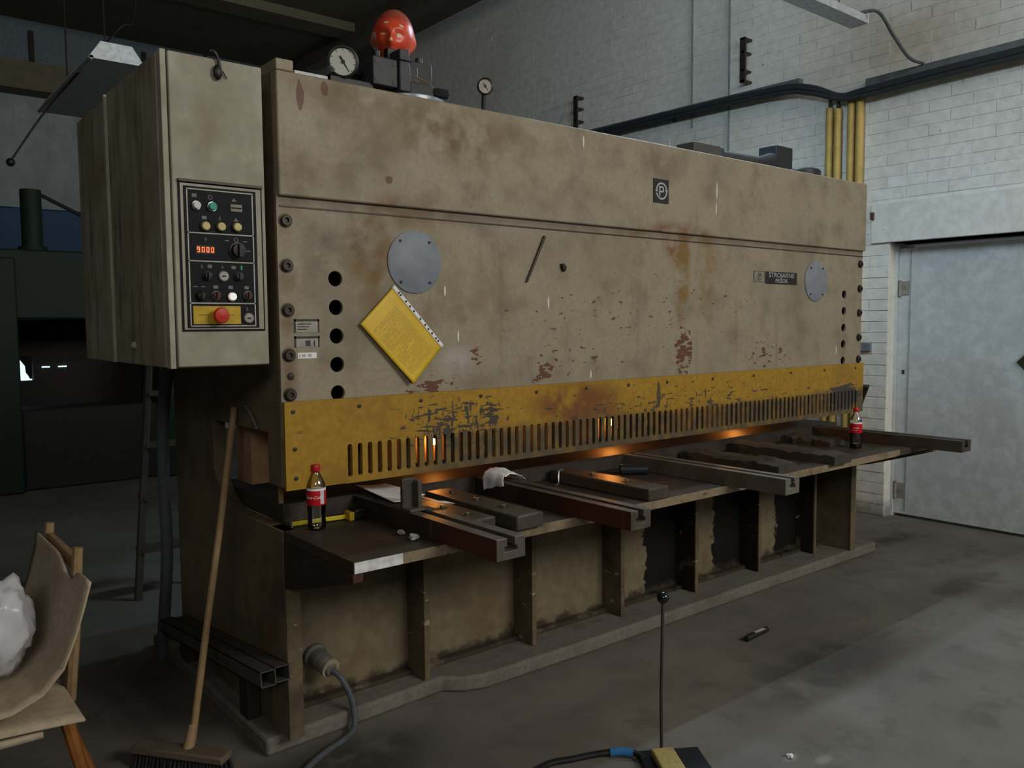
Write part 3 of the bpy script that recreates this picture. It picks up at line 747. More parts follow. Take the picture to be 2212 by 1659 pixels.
MB().tube(smooth_path([(1.52, 2.86, 2.47), (1.57, 2.87, 2.455), (1.62, 2.87, 2.45)]), .014).build('hydraulic_hose', MAT['black'], shear)
MB().box(1.44, 1.62, 2.80, 2.95, 2.335, 2.405).build('hydraulic_base', MAT['hyd'], shear, .004)
MB().box(1.24, 1.36, 2.66, 2.70, 2.335, 2.350).build('bright_strip', plain('bright_strip', (.5, .53, .52), .5), shear)
MB().lathe([(.155, 0), (.155, .032), (.15, .036), (.05, .036)], (1.80, 2.86, 2.335), 40).build('flange_disc', plain('flange_steel', (.26, .29, .33), .35, .3), shear)
vb = MB().box(1.61, 1.716, 2.785, 2.96, 2.398, 2.502).build('valve_block', MAT['hyd_grey'], shear, .004)
for x in (1.626, 1.70):
    for zz in (2.417, 2.484): MB().lathe([(.009, 0), (.009, .002), (.004, .002)], (x, 2.785, zz), 10, (0, -1, 0)).build('bolt', MAT['black'], vb)
MB().box(1.718, 1.766, 2.772, 2.86, 2.388, 2.50).build('valve_post', MAT['hyd_grey'], vb, .004)
MB().box(1.72, 1.764, 2.774, 2.86, 2.503, 2.545).build('post_cap', MAT['hyd_grey'], vb, .004)
MB().box(1.70, 1.74, 2.83, 2.86, 2.50, 2.558).build('clip', MAT['black'], vb, .003)
MB().cyl((1.645, 2.82, 2.50), (1.645, 2.82, 2.53), .014).build('fitting', MAT['hyd'], vb)
MB().box(1.70, 1.86, 2.865, 3.0, 2.37, 2.519).build('valve_body', MAT['hyd'], vb, .004)
rb = MB().box(1.865, 1.97, 2.93, 3.05, 2.39, 2.565).build('valve_rear_block', MAT['hyd'], shear, .004)
MB().lathe([(.016, 0), (.016, .02), (.012, .022)], (1.92, 2.95, 2.565), 14).build('port', MAT['dark_bolt'], rb)
MB().box(1.775, 1.885, 2.79, 2.90, 2.388, 2.435).build('valve_foot', MAT['hyd'], shear, .004)
MB().lathe([(.017, 0), (.02, .015), (.02, .06), (.014, .066)], (1.885, 2.80, 2.414), 8, (1, -.2, -.05)).build('valve_knob', MAT['hyd'], shear)
MB().ball((1.785, 2.83, 2.487), .009, 10, 8).build('ball_fitting', MAT['steel'], shear)
MB().tube(smooth_path([(1.785, 2.82, 2.475), (1.80, 2.81, 2.463), (1.84, 2.80, 2.452), (1.87, 2.80, 2.444), (1.885, 2.805, 2.42)]), .0025, 6).build('thin_pipe', plain('copper_pipe', (.28, .15, .06), .4, .6), shear)
vr = MB().box(3.57, 3.80, 2.86, 2.98, 2.335, 2.455).build('valve_block', plain('brown_block', (.06, .055, .05), .5), shear, .004)
MB().box(3.805, 3.845, 2.87, 2.96, 2.335, 2.452).build('end_cap', MAT['hyd_grey'], vr, .003)
MB().cyl((3.84, 2.90, 2.425), (4.20, 2.90, 2.43), .024).build('valve_barrel', MAT['hyd_grey'], vr)
MB().cyl((4.18, 2.90, 2.42), (4.32, 2.90, 2.44), .028, .05).build('valve_cone', MAT['hyd'], vr)
MB().box(4.32, 4.49, 2.86, 2.98, 2.40, 2.53).build('solenoid', MAT['hyd'], vr, .004)
MB().box(3.84, 4.35, 2.86, 2.98, 2.335, 2.415).build('manifold', MAT['hyd'], vr, .004)
MB().lathe([(.12, 0), (.12, .062), (.11, .072), (.02, .072)], (4.57, 2.86, 2.335), 32).build('flange_disc', MAT['hyd'], shear)

# ================================================================== control cabinet
cab = thing('control_cabinet', 'tall beige control cabinet with black button panel hung on the shear', 'cabinet', (.95, 3.1, 1.373))
MB().box(.802, 1.098, 2.627, 3.66, 1.373, 2.318).build('body', MAT['cab_side'], cab, .003)
MB().box(.788, .805, 2.60, 2.635, 1.373, 2.318).build('edge_lip', MAT['cab'], cab, .002)
dr = MB().box(.811, 1.099, 2.60, 2.623, 1.377, 2.317).build('front_door', MAT['cab'], cab, .004)
MB().box(.786, .802, 2.64, 3.205, 1.376, 2.316).build('side_panel', MAT['cab_side'], cab, .003)
MB().box(.786, .802, 3.235, 3.66, 1.376, 2.30).build('side_panel', MAT['cab_side'], cab, .003)
MB().box(.782, .80, 3.225, 3.245, 1.376, 2.316).build('panel_lip', MAT['cab'], cab)
MB().ball((.785, 2.965, 1.44), .013).build('side_knob', MAT['cab'], cab)
MB().box(1.098, 1.16, 2.80, 3.5, 1.5, 2.25).build('gap_filler', MAT['dark'], cab)  # dark filler added for the shadow gap between cabinet and frame
MB().box(.826, 1.086, 2.596, 2.60, 1.486, 1.942).build('panel_gasket', MAT['panel'], cab)
MB().box(.826, 1.086, 2.588, 2.60, 1.936, 1.944).build('panel_hood', MAT['dark_bolt'], cab)
MB().box(.831, 1.081, 2.593, 2.597, 1.491, 1.932).build('panel_frame', MAT['cab'], cab, .001)
pn = MB().box(.840, 1.064, 2.591, 2.594, 1.496, 1.924).build('control_panel', MAT['panel'], cab)
Yp = 2.591
bd = MB(); x0, x1, z0, z1 = .848, 1.054, 1.502, 1.916; t = .0035
for za_ in (z0, z1, 1.785, 1.70, 1.572): bd.box(x0, x1, Yp - .0008, Yp, za_ - t / 2, za_ + t / 2)
bd.box(x0, x0 + t, Yp - .0008, Yp, z0, z1).box(x1 - t, x1, Yp - .0008, Yp, z0, z1)
bd.build('panel_lines', MAT['line'], pn)
def button(x, z, r, mat, ring=True, h=.014):
    o = MB().lathe([(r * 1.3, 0), (r * 1.3, .005), (r * 1.15, .007), (r * 1.02, .007)], (x, Yp, z), 20, (0, -1, 0)).build('button', MAT['chrome'] if ring else MAT['dark_bolt'], cab)
    MB().lathe([(r, .003), (r, h), (r * .85, h + .002), (.001, h + .002)], (x, Yp, z), 20, (0, -1, 0)).build('button_cap', mat, o)
    return o
button(.876, 1.867, .0115, MAT['white_b']); button(.924, 1.867, .0125, MAT['green_b'])
button(.901, 1.806, .0125, MAT['cream_b'], False); button(.949, 1.807, .0125, MAT['cream_b'], False); button(.999, 1.809, .0125, MAT['cream_b'], False)
button(.977, 1.593, .012, MAT['white_lamp']); 
def knob(x, z, r, mat, ring):
    o = MB().lathe([(r * 1.25, 0), (r * 1.25, .004), (r * 1.05, .006)], (x, Yp, z), 20, (0, -1, 0)).build('switch', ring, cab)
    MB().lathe([(r, .004), (r * .9, .016), (.001, .017)], (x, Yp, z), 20, (0, -1, 0)).box(x - .003, x + .003, Yp - .023, Yp - .015, z - r * .9, z + r * .9).build('switch_knob', mat, o)
dkred = plain('dark_red_knob', (.06, .022, .018), .5)
knob(.903, 1.656, .012, MAT['black'], MAT['dark_bolt']); knob(1.001, 1.657, .012, MAT['hyd_grey'], MAT['dark_bolt']); knob(.881, 1.594, .012, MAT['black'], MAT['panel'])
knob(.928, 1.597, .012, dkred, MAT['chrome']); knob(1.028, 1.598, .012, dkred, MAT['chrome'])
for x, zz in ((.953, 1.656), (1.029, 1.526)):
    o = MB().lathe([(.017, 0), (.017, .005), (.014, .008), (.001, .008)], (x, Yp, zz), 20, (0, -1, 0)).build('key_switch', plain('key_switch_steel', (.25, .24, .22), .4, .5), cab)
    MB().box(x - .006, x + .006, Yp - .0095, Yp - .008, zz - .002, zz + .002).build('keyhole', MAT['black'], o)
o = MB().lathe([(.026, 0), (.026, .003), (.023, .004)], (1.0, Yp, 1.737), 24, (0, -1, 0)).build('rotary_switch', MAT['dark_bolt'], cab)
MB().lathe([(.022, .003), (.02, .02), (.001, .021)], (1.0, Yp, 1.737), 24, (0, -1, 0)).box(.996, 1.004, Yp - .03, Yp - .018, 1.717, 1.757).build('rotary_knob', MAT['black'], o)
o = MB().box(.982, 1.018, Yp - .003, Yp, 1.857, 1.879).build('counter_window', plain('counter_window', (.17, .16, .11), .4), cab)
MB().box(.984, 1.016, Yp - .0036, Yp - .003, 1.866, 1.870).build('counter_slot', MAT['panel'], o)
o = MB().box(.857, 1.004, Yp - .002, Yp, 1.508, 1.563).build('stop_plate', MAT['yellow_p'], cab)
MB().box(.872, .905, Yp - .0026, Yp - .002, 1.534, 1.538).box(.958, .985, Yp - .0026, Yp - .002, 1.534, 1.538).build('stop_print', plain('stop_ink', (.28, .2, .03)), o)
o = MB().lathe([(.014, 0), (.014, .02), (.023, .022), (.025, .03), (.021, .038), (.001, .041)], (.932, Yp - .001, 1.534), 24, (0, -1, 0)).build('emergency_stop', MAT['red_b'], cab)
# seven-segment readout 9000
dsp = MB().box(.872, .929, Yp - .001, Yp, 1.722, 1.748).build('display', MAT['black'], cab)
SEG = {'9': 'abcdfg', '0': 'abcdef'}
for k, ch in enumerate('9000'):
    m = MB(); cx = .879 + k * .0143; hw = .0042; hh = .0078; cz = 1.735; q = .0021
    S = {'a': (cx - hw, cx + hw, cz + hh - q, cz + hh), 'g': (cx - hw, cx + hw, cz - q / 2, cz + q / 2), 'd': (cx - hw, cx + hw, cz - hh, cz - hh + q),
         'b': (cx + hw - q, cx + hw, cz, cz + hh), 'c': (cx + hw - q, cx + hw, cz - hh, cz), 'f': (cx - hw, cx - hw + q, cz, cz + hh), 'e': (cx - hw, cx - hw + q, cz - hh, cz)}
    for sgm in SEG[ch]: a, b, c_, d_ = S[sgm]; m.box(a, b, Yp - .0016, Yp - .001, c_, d_)
    m.build('digit', MAT['led'], dsp)
# small white pictograms printed above the buttons
ic = MB()
def icon(x, z, k):
    if k == 0: ic.box(x - .007, x + .007, Yp - .0006, Yp, z - .005, z + .005)
    elif k == 1: arc(ic, x, z, .006, 0, 360, .002, Yp - .0006, Yp, 10)
    elif k == 2: ic.prism([(x - .008, z - .005), (x + .008, z - .005), (x, z + .006)], Yp - .0006, Yp, 'y')
    elif k == 3: ic.box(x - .001, x + .001, Yp - .0006, Yp, z - .007, z + .006).box(x - .004, x + .004, Yp - .0006, Yp, z - .002, z)
    else: ic.box(x - .007, x + .007, Yp - .0006, Yp, z - .0015, z + .0015)
for x, z, k in ((.872, 1.897, 0), (.920, 1.895, 1), (.994, 1.893, 2), (.900, 1.832, 0), (.948, 1.833, 3), (.998, 1.832, 2), (.902, 1.768, 3), (.967, 1.766, 4), (.997, 1.770, 1), (1.026, 1.766, 4), (1.035, 1.737, 4),
                (.888, 1.684, 3), (.912, 1.685, 0), (.951, 1.684, 3), (.986, 1.684, 0), (.866, 1.622, 4), (.89, 1.622, 4), (.928, 1.622, 0), (.975, 1.622, 0), (1.026, 1.622, 0), (1.026, 1.555, 3)): icon(x, z, k)
ic.build('pictograms', plain('pictogram_print', (.16, .16, .155), .6), pn)
MB().box(1.009, 1.014, Yp - .0006, Yp, 1.677, 1.691).build('green_mark', plain('green_mark', (.05, .3, .22)), pn)
# hook with a tag on the cabinet's top edge
hk = MB().tube(smooth_path([(.93, 2.64, 2.322), (.93, 2.60, 2.33), (.945, 2.588, 2.335), (.96, 2.59, 2.31), (.963, 2.592, 2.285)]), .005, 6); hk.build('hook', MAT['black'], cab)
MB().ball((.955, 2.588, 2.275), .018, 10, 8, (.8, .5, 1.3)).build('hook_weight', MAT['black'], cab)
MB().tube([(.965, 2.592, 2.29), (.985, 2.594, 2.262)], .002, 5).build('hook_wire', MAT['black'], cab)
# ================================================================== things on and around the shear
# painted mannequin head
def head():
    F = Vector((-.56, -.80, -.06)).normalized(); U = Vector((.05, -.10, 1)); U = (U - F * U.dot(F)).normalized(); S = F.cross(U)
    c = Vector((1.79, 2.935, 2.63)); n, m = 56, 40; mb = MB(); vs = []
    def gsn(a, b, s): return math.exp(-(a * a) / (2 * s[0] ** 2) - (b * b) / (2 * s[1] ** 2))
    for j in range(m + 1):
        ph = PI * j / m
        for i in range(n):
            th = 2 * PI * i / n
            u = -math.cos(ph); rr = math.sin(ph) + 1e-4
            f = rr * math.cos(th); s = rr * math.sin(th)
            jaw = 1 - .34 * max(0, -u) ** 1.4
            x, y, zz = f * .104 * (1 - .16 * max(0, -u)), s * .084 * jaw, u * .112
            if f > 0:
                k = min(1, f * 1.6)
                d = .022 * gsn(s, u + .20, (.10, .17)) + .010 * gsn(s, u + .30, (.17, .07))          # nose
                d += .007 * gsn(abs(s) - .30, u - .17, (.22, .07))                                       # brow
                d -= .014 * gsn(abs(s) - .36, u + .02, (.15, .11))                                      # eye sockets
                d += .006 * gsn(abs(s) - .36, u + .03, (.09, .06))                                      # lids
                d += .007 * gsn(abs(s) - .46, u + .28, (.15, .14))                                      # cheeks
                d += .009 * gsn(s, u + .53, (.18, .045)) + .009 * gsn(s, u + .63, (.16, .045)) - .006 * gsn(s, u + .58, (.2, .02))   # lips
                d += .010 * gsn(s, u + .86, (.2, .10))                                                 # chin
                x += d * k
            if abs(s) > .8: y += math.copysign(.010 * gsn(f + .08, u + .1, (.12, .18)), s)             # ears
            vs.append(c + F * x + S * y + U * zz)
    fs = [(j * n + i, j * n + (i + 1) % n, (j + 1) * n + (i + 1) % n, (j + 1) * n + i) for j in range(m) for i in range(n)]
    mb.add(vs, fs)
    g = G('chipped_orange_paint', .35, 0, .5)
    P = g.vec('SUBTRACT', g.P, tuple(c)); ff = g.vec('DOT_PRODUCT', P, tuple(F)); ss = g.vec('DOT_PRODUCT', P, tuple(S)); uu = g.vec('DOT_PRODUCT', P, tuple(U))
    a = g.noise(24, 5, .6); col = g.mix(g.mr(a, .3, .7), (.58, .045, .018), (.74, .085, .03))
    cmb = g.n.new('ShaderNodeCombineXYZ'); g.put(cmb.inputs[0], ss); g.put(cmb.inputs[1], uu); Q = cmb.outputs[0]
    wn = g.noise(45, 4, .6)
    for cs, cu, r1, r2 in ((-.03, -.002, .02, .009), (.032, -.002, .02, .010), (0, -.027, .012, .010), (-.035, .032, .018, .012), (.02, .04, .02, .008), (.0, -.06, .012, .006), (.075, -.01, .02, .03), (.062, -.05, .016, .02)):
        col = g.mix(g.mr(g.add(g.mul(g.blob((cs, cu, 0), (r1 * 1.5, r2 * 1.5, 0), .0, Q), .5), wn), .85, .89), col, (.60, .52, .36))
    top = g.mr(g.add(uu, g.mul(a, .03)), .055, .085)
    col = g.mix(g.mul(top, .75), col, (.22, .05, .03))
    g.color(col)
    o = mb.build('mannequin_head', g.m, None, 0, 80)
    return tag(o, 'orange-red painted mannequin head with chipped face on top of the shear', 'mannequin head')
head()

# yellow sheet in a punched sleeve, stuck on the front plate
T0 = Vector((1.602, 0, 1.645)); TR = Vector((1.813, 0, 1.423)); TL = Vector((1.454, 0, 1.505))
def lift(u, v): return 2.650 - .004 - .016 * (v ** 2) * (.4 + .6 * u) - .006 * math.sin(PI * v) * math.sin(2.3 * u + .4) - .012 * max(0, u - .7) * v
def sheet_pt(u, v, dy=0):
    p = T0 + (TR - T0) * u + (TL - T0) * v; return Vector((p.x, lift(u, max(v, 0)) + dy, p.z))
ys = thing('document_sleeve', 'yellow printed sheet in a white-edged punched sleeve stuck on the front plate', 'document', (1.63, 2.65, 1.28))
g = G('yellow_print', .45, 0, .5)
U_, V_, _ = g.sep(g.UV)
row = g.math('FRACT', g.mul(U_, 46.0)); rid = g.math('FLOOR', g.mul(U_, 46.0))
cm = g.n.new('ShaderNodeCombineXYZ'); g.put(cm.inputs[0], g.mul(V_, 34)); g.put(cm.inputs[1], g.mul(rid, 3.7))
wd = g.mr(g.noise(1.0, 2, .6, cm.outputs[0]), .40, .46)
cm2 = g.n.new('ShaderNodeCombineXYZ'); g.put(cm2.inputs[0], g.mul(V_, 1.2)); g.put(cm2.inputs[1], g.mul(rid, .37))
par = g.mr(g.noise(1.6, 2, .6, cm2.outputs[0]), .36, .44)
inz = g.mul(g.mul(g.mr(U_, .16, .165), g.mr(U_, .93, .925)), g.mul(g.mr(V_, .17, .175), g.mr(V_, .90, .895)))
ln = g.mul(g.mul(g.mul(g.math('LESS_THAN', row, .5), wd), par), inz)
yc = g.mix(g.mr(g.noise(5, 4), .3, .7), (.62, .40, .014), (.70, .46, .02))
g.color(g.mix(g.mul(ln, .6), yc, (.24, .16, .02)))
sheet('yellow_page', lambda u, v: sheet_pt(u, .075 + v * .925), 24, 18, g.m, ys, .0012)
sheet('sleeve_strip', lambda u, v: sheet_pt(-.005 + u * 1.01, v * .075, -.0015), 24, 2, MAT['paper'], ys, .0008)
for u in (.10, .135, .24, .32, .40, .53, .63, .70, .775, .86, .905):
    p = sheet_pt(u, .035, -.0025); MB().cyl(p, p + Vector((0, -.0006, 0)), .0042, n=10).build('punch_hole', MAT['black'], ys)

# thin dark rod and small magnet stuck on the plate
tag(MB().cyl((2.335, 2.648, 1.866), (2.235, 2.648, 1.674), .0065, .005, 8).build('welding_rod', MAT['dark_bolt']), 'thin dark rod clinging at a slant to the front plate', 'rod')
tag(MB().prism([(2.425, 1.755), (2.437, 1.757), (2.452, 1.745), (2.450, 1.728), (2.440, 1.722), (2.430, 1.735)], 2.640, 2.655, 'y').build('magnet', MAT['black'], None, .002), 'small black lump stuck beside the slanting rod', 'magnet')

# bottles
def bottle(c, label, name_text, tth, size, cola):
    t = thing('cola_bottle', label, 'bottle', c); x, y, z = c
    body = [(.018, .004), (.026, .0), (.0305, .006), (.0315, .02), (.0300, .045), (.0310, .075), (.0322, .087), (.0322, .145), (.0315, .155), (.027, .170), (.019, .186), (.0135, .196), (.0125, .207)]
    MB().lathe(body, c, 32).build('bottle_body', MAT['pet'], t)
    MB().lathe([(.0150, .203), (.0155, .206), (.0155, .222), (.013, .226), (.001, .2262)], c, 20).build('cap', MAT['red_cap'], t)
    MB().lathe([(.0327, .0875), (.0330, .088), (.0330, .1385)], c, 36).build('label_band', MAT['red_label'], t)
    MB().lathe([(.0329, .1385), (.0329, .1455), (.0322, .146)], c, 36).build('label_rim', MAT['paper'], t)
    th = math.atan2(-y, -x)
    def bend(p):
        a = th + tth + p.x / .0331; r = .0334 - p.y; return Vector((x + r * math.cos(a), y + r * math.sin(a), z + .116 + p.z))
    text('label_text', name_text, size, Matrix.Identity(4), MAT['paper'], t, .0002, .35, bend=bend)
    if cola:
        MB().lathe([(.015, .004), (.0285, .004), (.0298, .02), (.0297, .027), (.001, .027)], c, 24).build('cola', MAT['cola'], t)
        m = MB()
        for k in range(14):
            a = th + tth - .55 + k * .06; zz = z + .104 - .003 * math.sin(k / 13 * PI)
            p = Vector((x + .0333 * math.cos(a), y + .0333 * math.sin(a), zz)); a2 = a + .06; q = Vector((x + .0333 * math.cos(a2), y + .0333 * math.sin(a2), z + .104 - .003 * math.sin((k + 1) / 13 * PI)))
            m.cyl(p, q, .0008, n=4)
        m.build('label_swoosh', MAT['paper'], t)
    else:
        m = MB()
        for k in range(6):
            a = th + .42 + k * .075; a2 = a + .075
            pts = []
            for aa in (a, a2):
                for r in (.0331, .0335): pts.append((x + r * math.cos(aa), y + r * math.sin(aa)))
            m.prism([pts[0], pts[2], pts[3], pts[1]], z + .093, z + .1385, 'z')
        m.build('label_panel', plain('label_panel_grey', (.55, .52, .55)), t)
bottle((1.265, 2.63, .80), 'empty plastic bottle with red label and cap beside the yellow tape measure', 'Coca-Cola', -.45, .0155, False)
bottle((4.372, 2.364, .80), 'plastic bottle with dark drink in its bottom at the far end of the table', 'Ladka', 0.0, .0135, True)

# tape measure
tm = thing('tape_measure', 'tape measure with yellow blade pulled out behind the bottle', 'tape measure', (1.44, 2.69, .80))
MB().box(1.405, 1.425, 2.655, 2.705, .80, .832).build('case_front', MAT['yellow_p'], tm, .004)
MB().box(1.424, 1.475, 2.655, 2.71, .80, .84).build('case', MAT['black'], tm, .008)
sheet('blade', lambda u, v: Vector((1.205 + .205 * u, 2.70 - .02 * u + .004, .8035 + .016 * v + .003 * abs(v - .5))), 10, 4, plain('yellow_blade', (.62, .52, .03), .4, var=.12, scale=90), tm, .0008)
MB().box(1.202, 1.206, 2.695, 2.712, .801, .822).build('end_hook', MAT['steel'], tm)

# crumpled bits of foil on the table
def crumple(name, c, r, mat, seed, lab, cat):
    rr = random.Random(seed); bm = bmesh.new(); bmesh.ops.create_icosphere(bm, subdivisions=2, radius=r)
    for v in bm.verts: v.co = v.co * (1 + rr.uniform(-.35, .3)); v.co.z *= .6
    zmin = min(v.co.z for v in bm.verts)
    for v in bm.verts: v.co += Vector((c[0], c[1], c[2] - zmin))
    me = bpy.data.meshes.new(name); bm.to_mesh(me); bm.free(); me.materials.append(mat)
    o = bpy.data.objects.new(name, me); C.objects.link(o); return tag(o, lab, cat)
FOIL = plain('crumpled_foil', (.62, .64, .66), .3, .6)
crumple('foil_scrap', (1.437, 2.285, .80), .017, FOIL, 1, 'bright crumpled foil scrap on the table left of the first arm', 'scrap')
crumple('foil_scrap', (1.438, 2.365, .80), .014, plain('dull_foil', (.3, .31, .32), .4, .4), 2, 'duller crumpled foil scrap behind the bright one', 'scrap')

# upright stop bracket standing on the first arm
sb = thing('angle_stop', 'dark upright angle stop standing on the nearest support arm', 'bracket', (1.52, 2.44, .866))
MB().box(1.487, 1.545, 2.43, 2.446, .866, .975).build('upright', MAT['block'], sb, .004)
MB().box(1.532, 1.548, 2.40, 2.50, .866, .968).build('side_plate', MAT['arm'], sb, .003)
MB().box(1.487, 1.548, 2.38, 2.50, .866, .876).build('foot', MAT['arm'], sb, .002)
# paper lying behind the stop, its edge curling down to the right
def pap(u, v):
    x = 1.515 + .15 * u; y = 2.53 + .29 * v + .03 * u; z = .8705 + .020 * (u - .4) ** 2 + .028 * v * (1 - u) * .8
    return Vector((x, y, z))
tag(sheet('paper_sheet', pap, 10, 12, MAT['paper'], None, .0006), 'white sheet of paper lying behind the upright angle stop', 'paper')
def pap2(u, v):
    a = u * 1.1; return Vector((1.553 + .012 * math.sin(a) + .10 * u, 2.50 - .13 * u + .06 * v, .872 + .055 * (1 - u) ** 3 * (1 - .6 * v) + .003))
tag(sheet('paper_strip', pap2, 14, 3, MAT['paper'], None, .0006), 'curled white paper strip to the right of the angle stop', 'paper')
# white rag arched over the second arm
def rag(u, v):
    # u across the arm (hanging left flap -> arched top -> right edge), v along the arm towards the front
    prof = [(2.040, .822), (2.036, .850), (2.036, .878), (2.046, .902), (2.072, .914), (2.105, .910), (2.135, .896), (2.152, .878)]
    k = u * (len(prof) - 1); i = min(int(k), len(prof) - 2); t = k - i
    x = prof[i][0] * (1 - t) + prof[i + 1][0] * t; z = prof[i][1] * (1 - t) + prof[i + 1][1] * t
    w = math.sin(u * 9 + v * 4) * .0025 + math.sin(v * 13 - u * 5) * .002
    if u < .42: z += (.42 - u) * .085 * v
    else: z -= .012 * v * v
    return Vector((x + .012 * v + w, 2.70 - .12 * v + w, z + w))
tag(sheet('white_rag', rag, 28, 16, MAT['paper'], None, .0012), 'white rag arched over the second support arm', 'rag')
tag(MB().tube([(2.50, 2.72, .853), (2.47, 2.71, .853), (2.455, 2.70, .852), (2.445, 2.69, .83), (2.44, 2.685, .805), (2.425, 2.67, .803), (2.40, 2.66, .803)], .0035, 6).build('wire_clip', MAT['steel']), 'bent bright wire clip at the back of the grey block', 'wire')

# stick in the throat, curved strap, broom
tag(MB().box(1.205, 1.222, 2.80, 2.812, .868, 1.13).build('wooden_stick', MAT['wood'], None, .002), 'short wooden stick standing in the throat beside the yellow guard', 'stick')
tag(sheet('curved_strap', lambda u, v: Vector((1.150 - .012 * v, 2.95 - .12 * u, 1.135 + .075 * math.cos(u * 1.35) - .0 + .02 * (1 - u) - .012)), 10, 2, MAT['conduit'], None, .003), 'grey curved metal strap on the left side of the shear', 'strap')
br = thing('broom', 'wide floor broom leaning by its wooden handle against the shear', 'broom', (.89, 2.86, 0))
MB().tube([(.893, 2.865, .07), (.978, 2.93, .44), (1.065, 2.99, .82), (1.143, 3.04, 1.20)], .0125, 10).build('handle', MAT['wood'], br)
a, b = Vector((.742, 2.985, 0)), Vector((.955, 2.705, 0)); d = (b - a).normalized(); nn = Vector((d.y, -d.x, 0))
def quad(a, b, w): return [(p.x, p.y) for p in (a - nn * w, b - nn * w, b + nn * w, a + nn * w)]
MB().prism(quad(a, b, .032), .045, .072, 'z').build('broom_head', dirty('dusty_broom_head', (.13, .10, .07), (.06, .048, .036), .6, 9, streak=False), br, .006)
bb = MB()
for k in range(26):
    for s in (-.02, 0, .02):
        p = a + (b - a) * ((k + .5) / 26) + nn * s; bb.cyl((p.x, p.y, .045), (p.x + nn.x * s * .6 + R.gauss(0, .003), p.y + nn.y * s * .6 + R.gauss(0, .003), .002), .0055, .006, 5)
o = bb.build('bristles', plain('dark_bristle', (.015, .017, .02), .9), br, smooth=0); o['kind'] = 'stuff'
mid = (a + b) / 2
MB().cyl((mid.x + .02, mid.y - .01, .06), (mid.x + .05, mid.y + .02, .13), .02, .015).build('socket', MAT['wood'], br)

# grey conduit from the cabinet down to the floor
tag(MB().tube(smooth_path([(1.09, 3.60, 1.375), (1.108, 3.78, 1.15), (1.118, 3.85, .85), (1.124, 3.86, .5), (1.105, 3.865, .22), (1.083, 3.86, 0)]), .026, 14).build('flexible_conduit', MAT['cable']), 'thick grey flexible conduit running from the cabinet down to the floor', 'conduit')
# ladder
ld = thing('step_ladder', 'dark wooden step ladder standing behind the shear', 'ladder', (1.4, 4.9, 0))
wl = dirty('old_ladder_wood', (.07, .055, .04), (.03, .024, .018), .5, 6)
for dx, dy in ((0, 0), (.34, .10)):
    MB().tube([(1.235 + dx, 4.8 + dy, 0), (1.41 + dx * .75, 4.98 + dy, 1.55)], .021, 6).build('rail', wl, ld)
for k in range(5):
    t = .17 + k * .185; x = 1.235 + .175 * t; y = 4.8 + .18 * t; zz = 1.55 * t
    MB().box(x, x + .32, y - .03, y + .10, zz - .011, zz + .011).build('step', wl, ld)
# square tubes lying along the machine's left side
for i, (p, q) in enumerate((((1.13, 2.64, .322), (1.13, 3.72, .20)), ((1.0755, 2.63, .322), (1.0755, 3.74, .20)))):
    p, q = Vector(p), Vector(q); d = (q - p).normalized(); sx = d.cross(Vector((0, 0, 1))).normalized(); sz = sx.cross(d); s = .027; th_ = .004; m = MB()
    for (a0, a1, b0, b1) in ((-s, s, s - th_, s), (-s, s, -s, -s + th_), (-s, -s + th_, -s, s), (s - th_, s, -s, s)):
        vs = [e + sx * aa + sz * bb_ for e in (p, q) for aa in (a0, a1) for bb_ in (b0, b1)]
        m.add(vs, [(0, 1, 3, 2), (4, 6, 7, 5), (0, 4, 5, 1), (2, 3, 7, 6), (0, 2, 6, 4), (1, 5, 7, 3)])
    tag(m.build('square_tube', dirty('tube_steel', (.06, .06, .055), (.03, .028, .025), .5, 8, streak=False)), ('open-ended square steel tube propped next to the left side of the shear', 'second square steel tube lying outside the first one')[i], 'tube', 'square tubes beside the shear')
tag(MB().box(1.105, 1.155, 3.58, 3.66, .065, .17).build('added_timber_prop', dirty('added_prop_far', (.04, .03, .022), (.018, .014, .01), .5, 6), None, .004), 'added low timber prop on the plinth under the far end of the square tube', 'timber')  # made-up prop, added so the square tubes don't float
tag(MB().box(1.105, 1.155, 2.90, 2.98, .065, .252).build('added_timber_prop', dirty('added_prop_near', (.03, .023, .016), (.014, .011, .009), .5, 6), None, .004), 'added taller timber prop on the plinth under the near end of the square tube', 'timber')  # second made-up prop, added only to carry the near tube end
# plug and cord on the lower front
pg = thing('power_plug', 'grey industrial plug with cord in the lower left front panel', 'plug', (1.39, 2.84, 0))
MB().lathe([(.048, 0), (.048, .012), (.038, .02), (.036, .055)], (1.37, 2.90, .245), 20, (.1, -1, -.2)).build('socket', plain('socket_grey', (.10, .10, .085)), pg)
MB().lathe([(.034, 0), (.036, .02), (.034, .05), (.02, .07)], (1.376, 2.85, .235), 20, (.15, -1, -.35)).build('plug_body', plain('plug_grey', (.13, .125, .10)), pg)
MB().lathe([(.037, 0), (.037, .008)], (1.385, 2.80, .222), 20, (.15, -1, -.35)).build('plug_ring', plain('plug_ring', (.36, .33, .22)), pg)
MB().tube(smooth_path([(1.387, 2.79, .215), (1.41, 2.755, .185), (1.435, 2.73, .11), (1.43, 2.70, .03), (1.38, 2.66, .012), (1.27, 2.61, .012), (1.17, 2.55, .012), (1.08, 2.46, .012), (1.02, 2.36, .012)]), .011, 8).build('cord', MAT['cable'], pg)

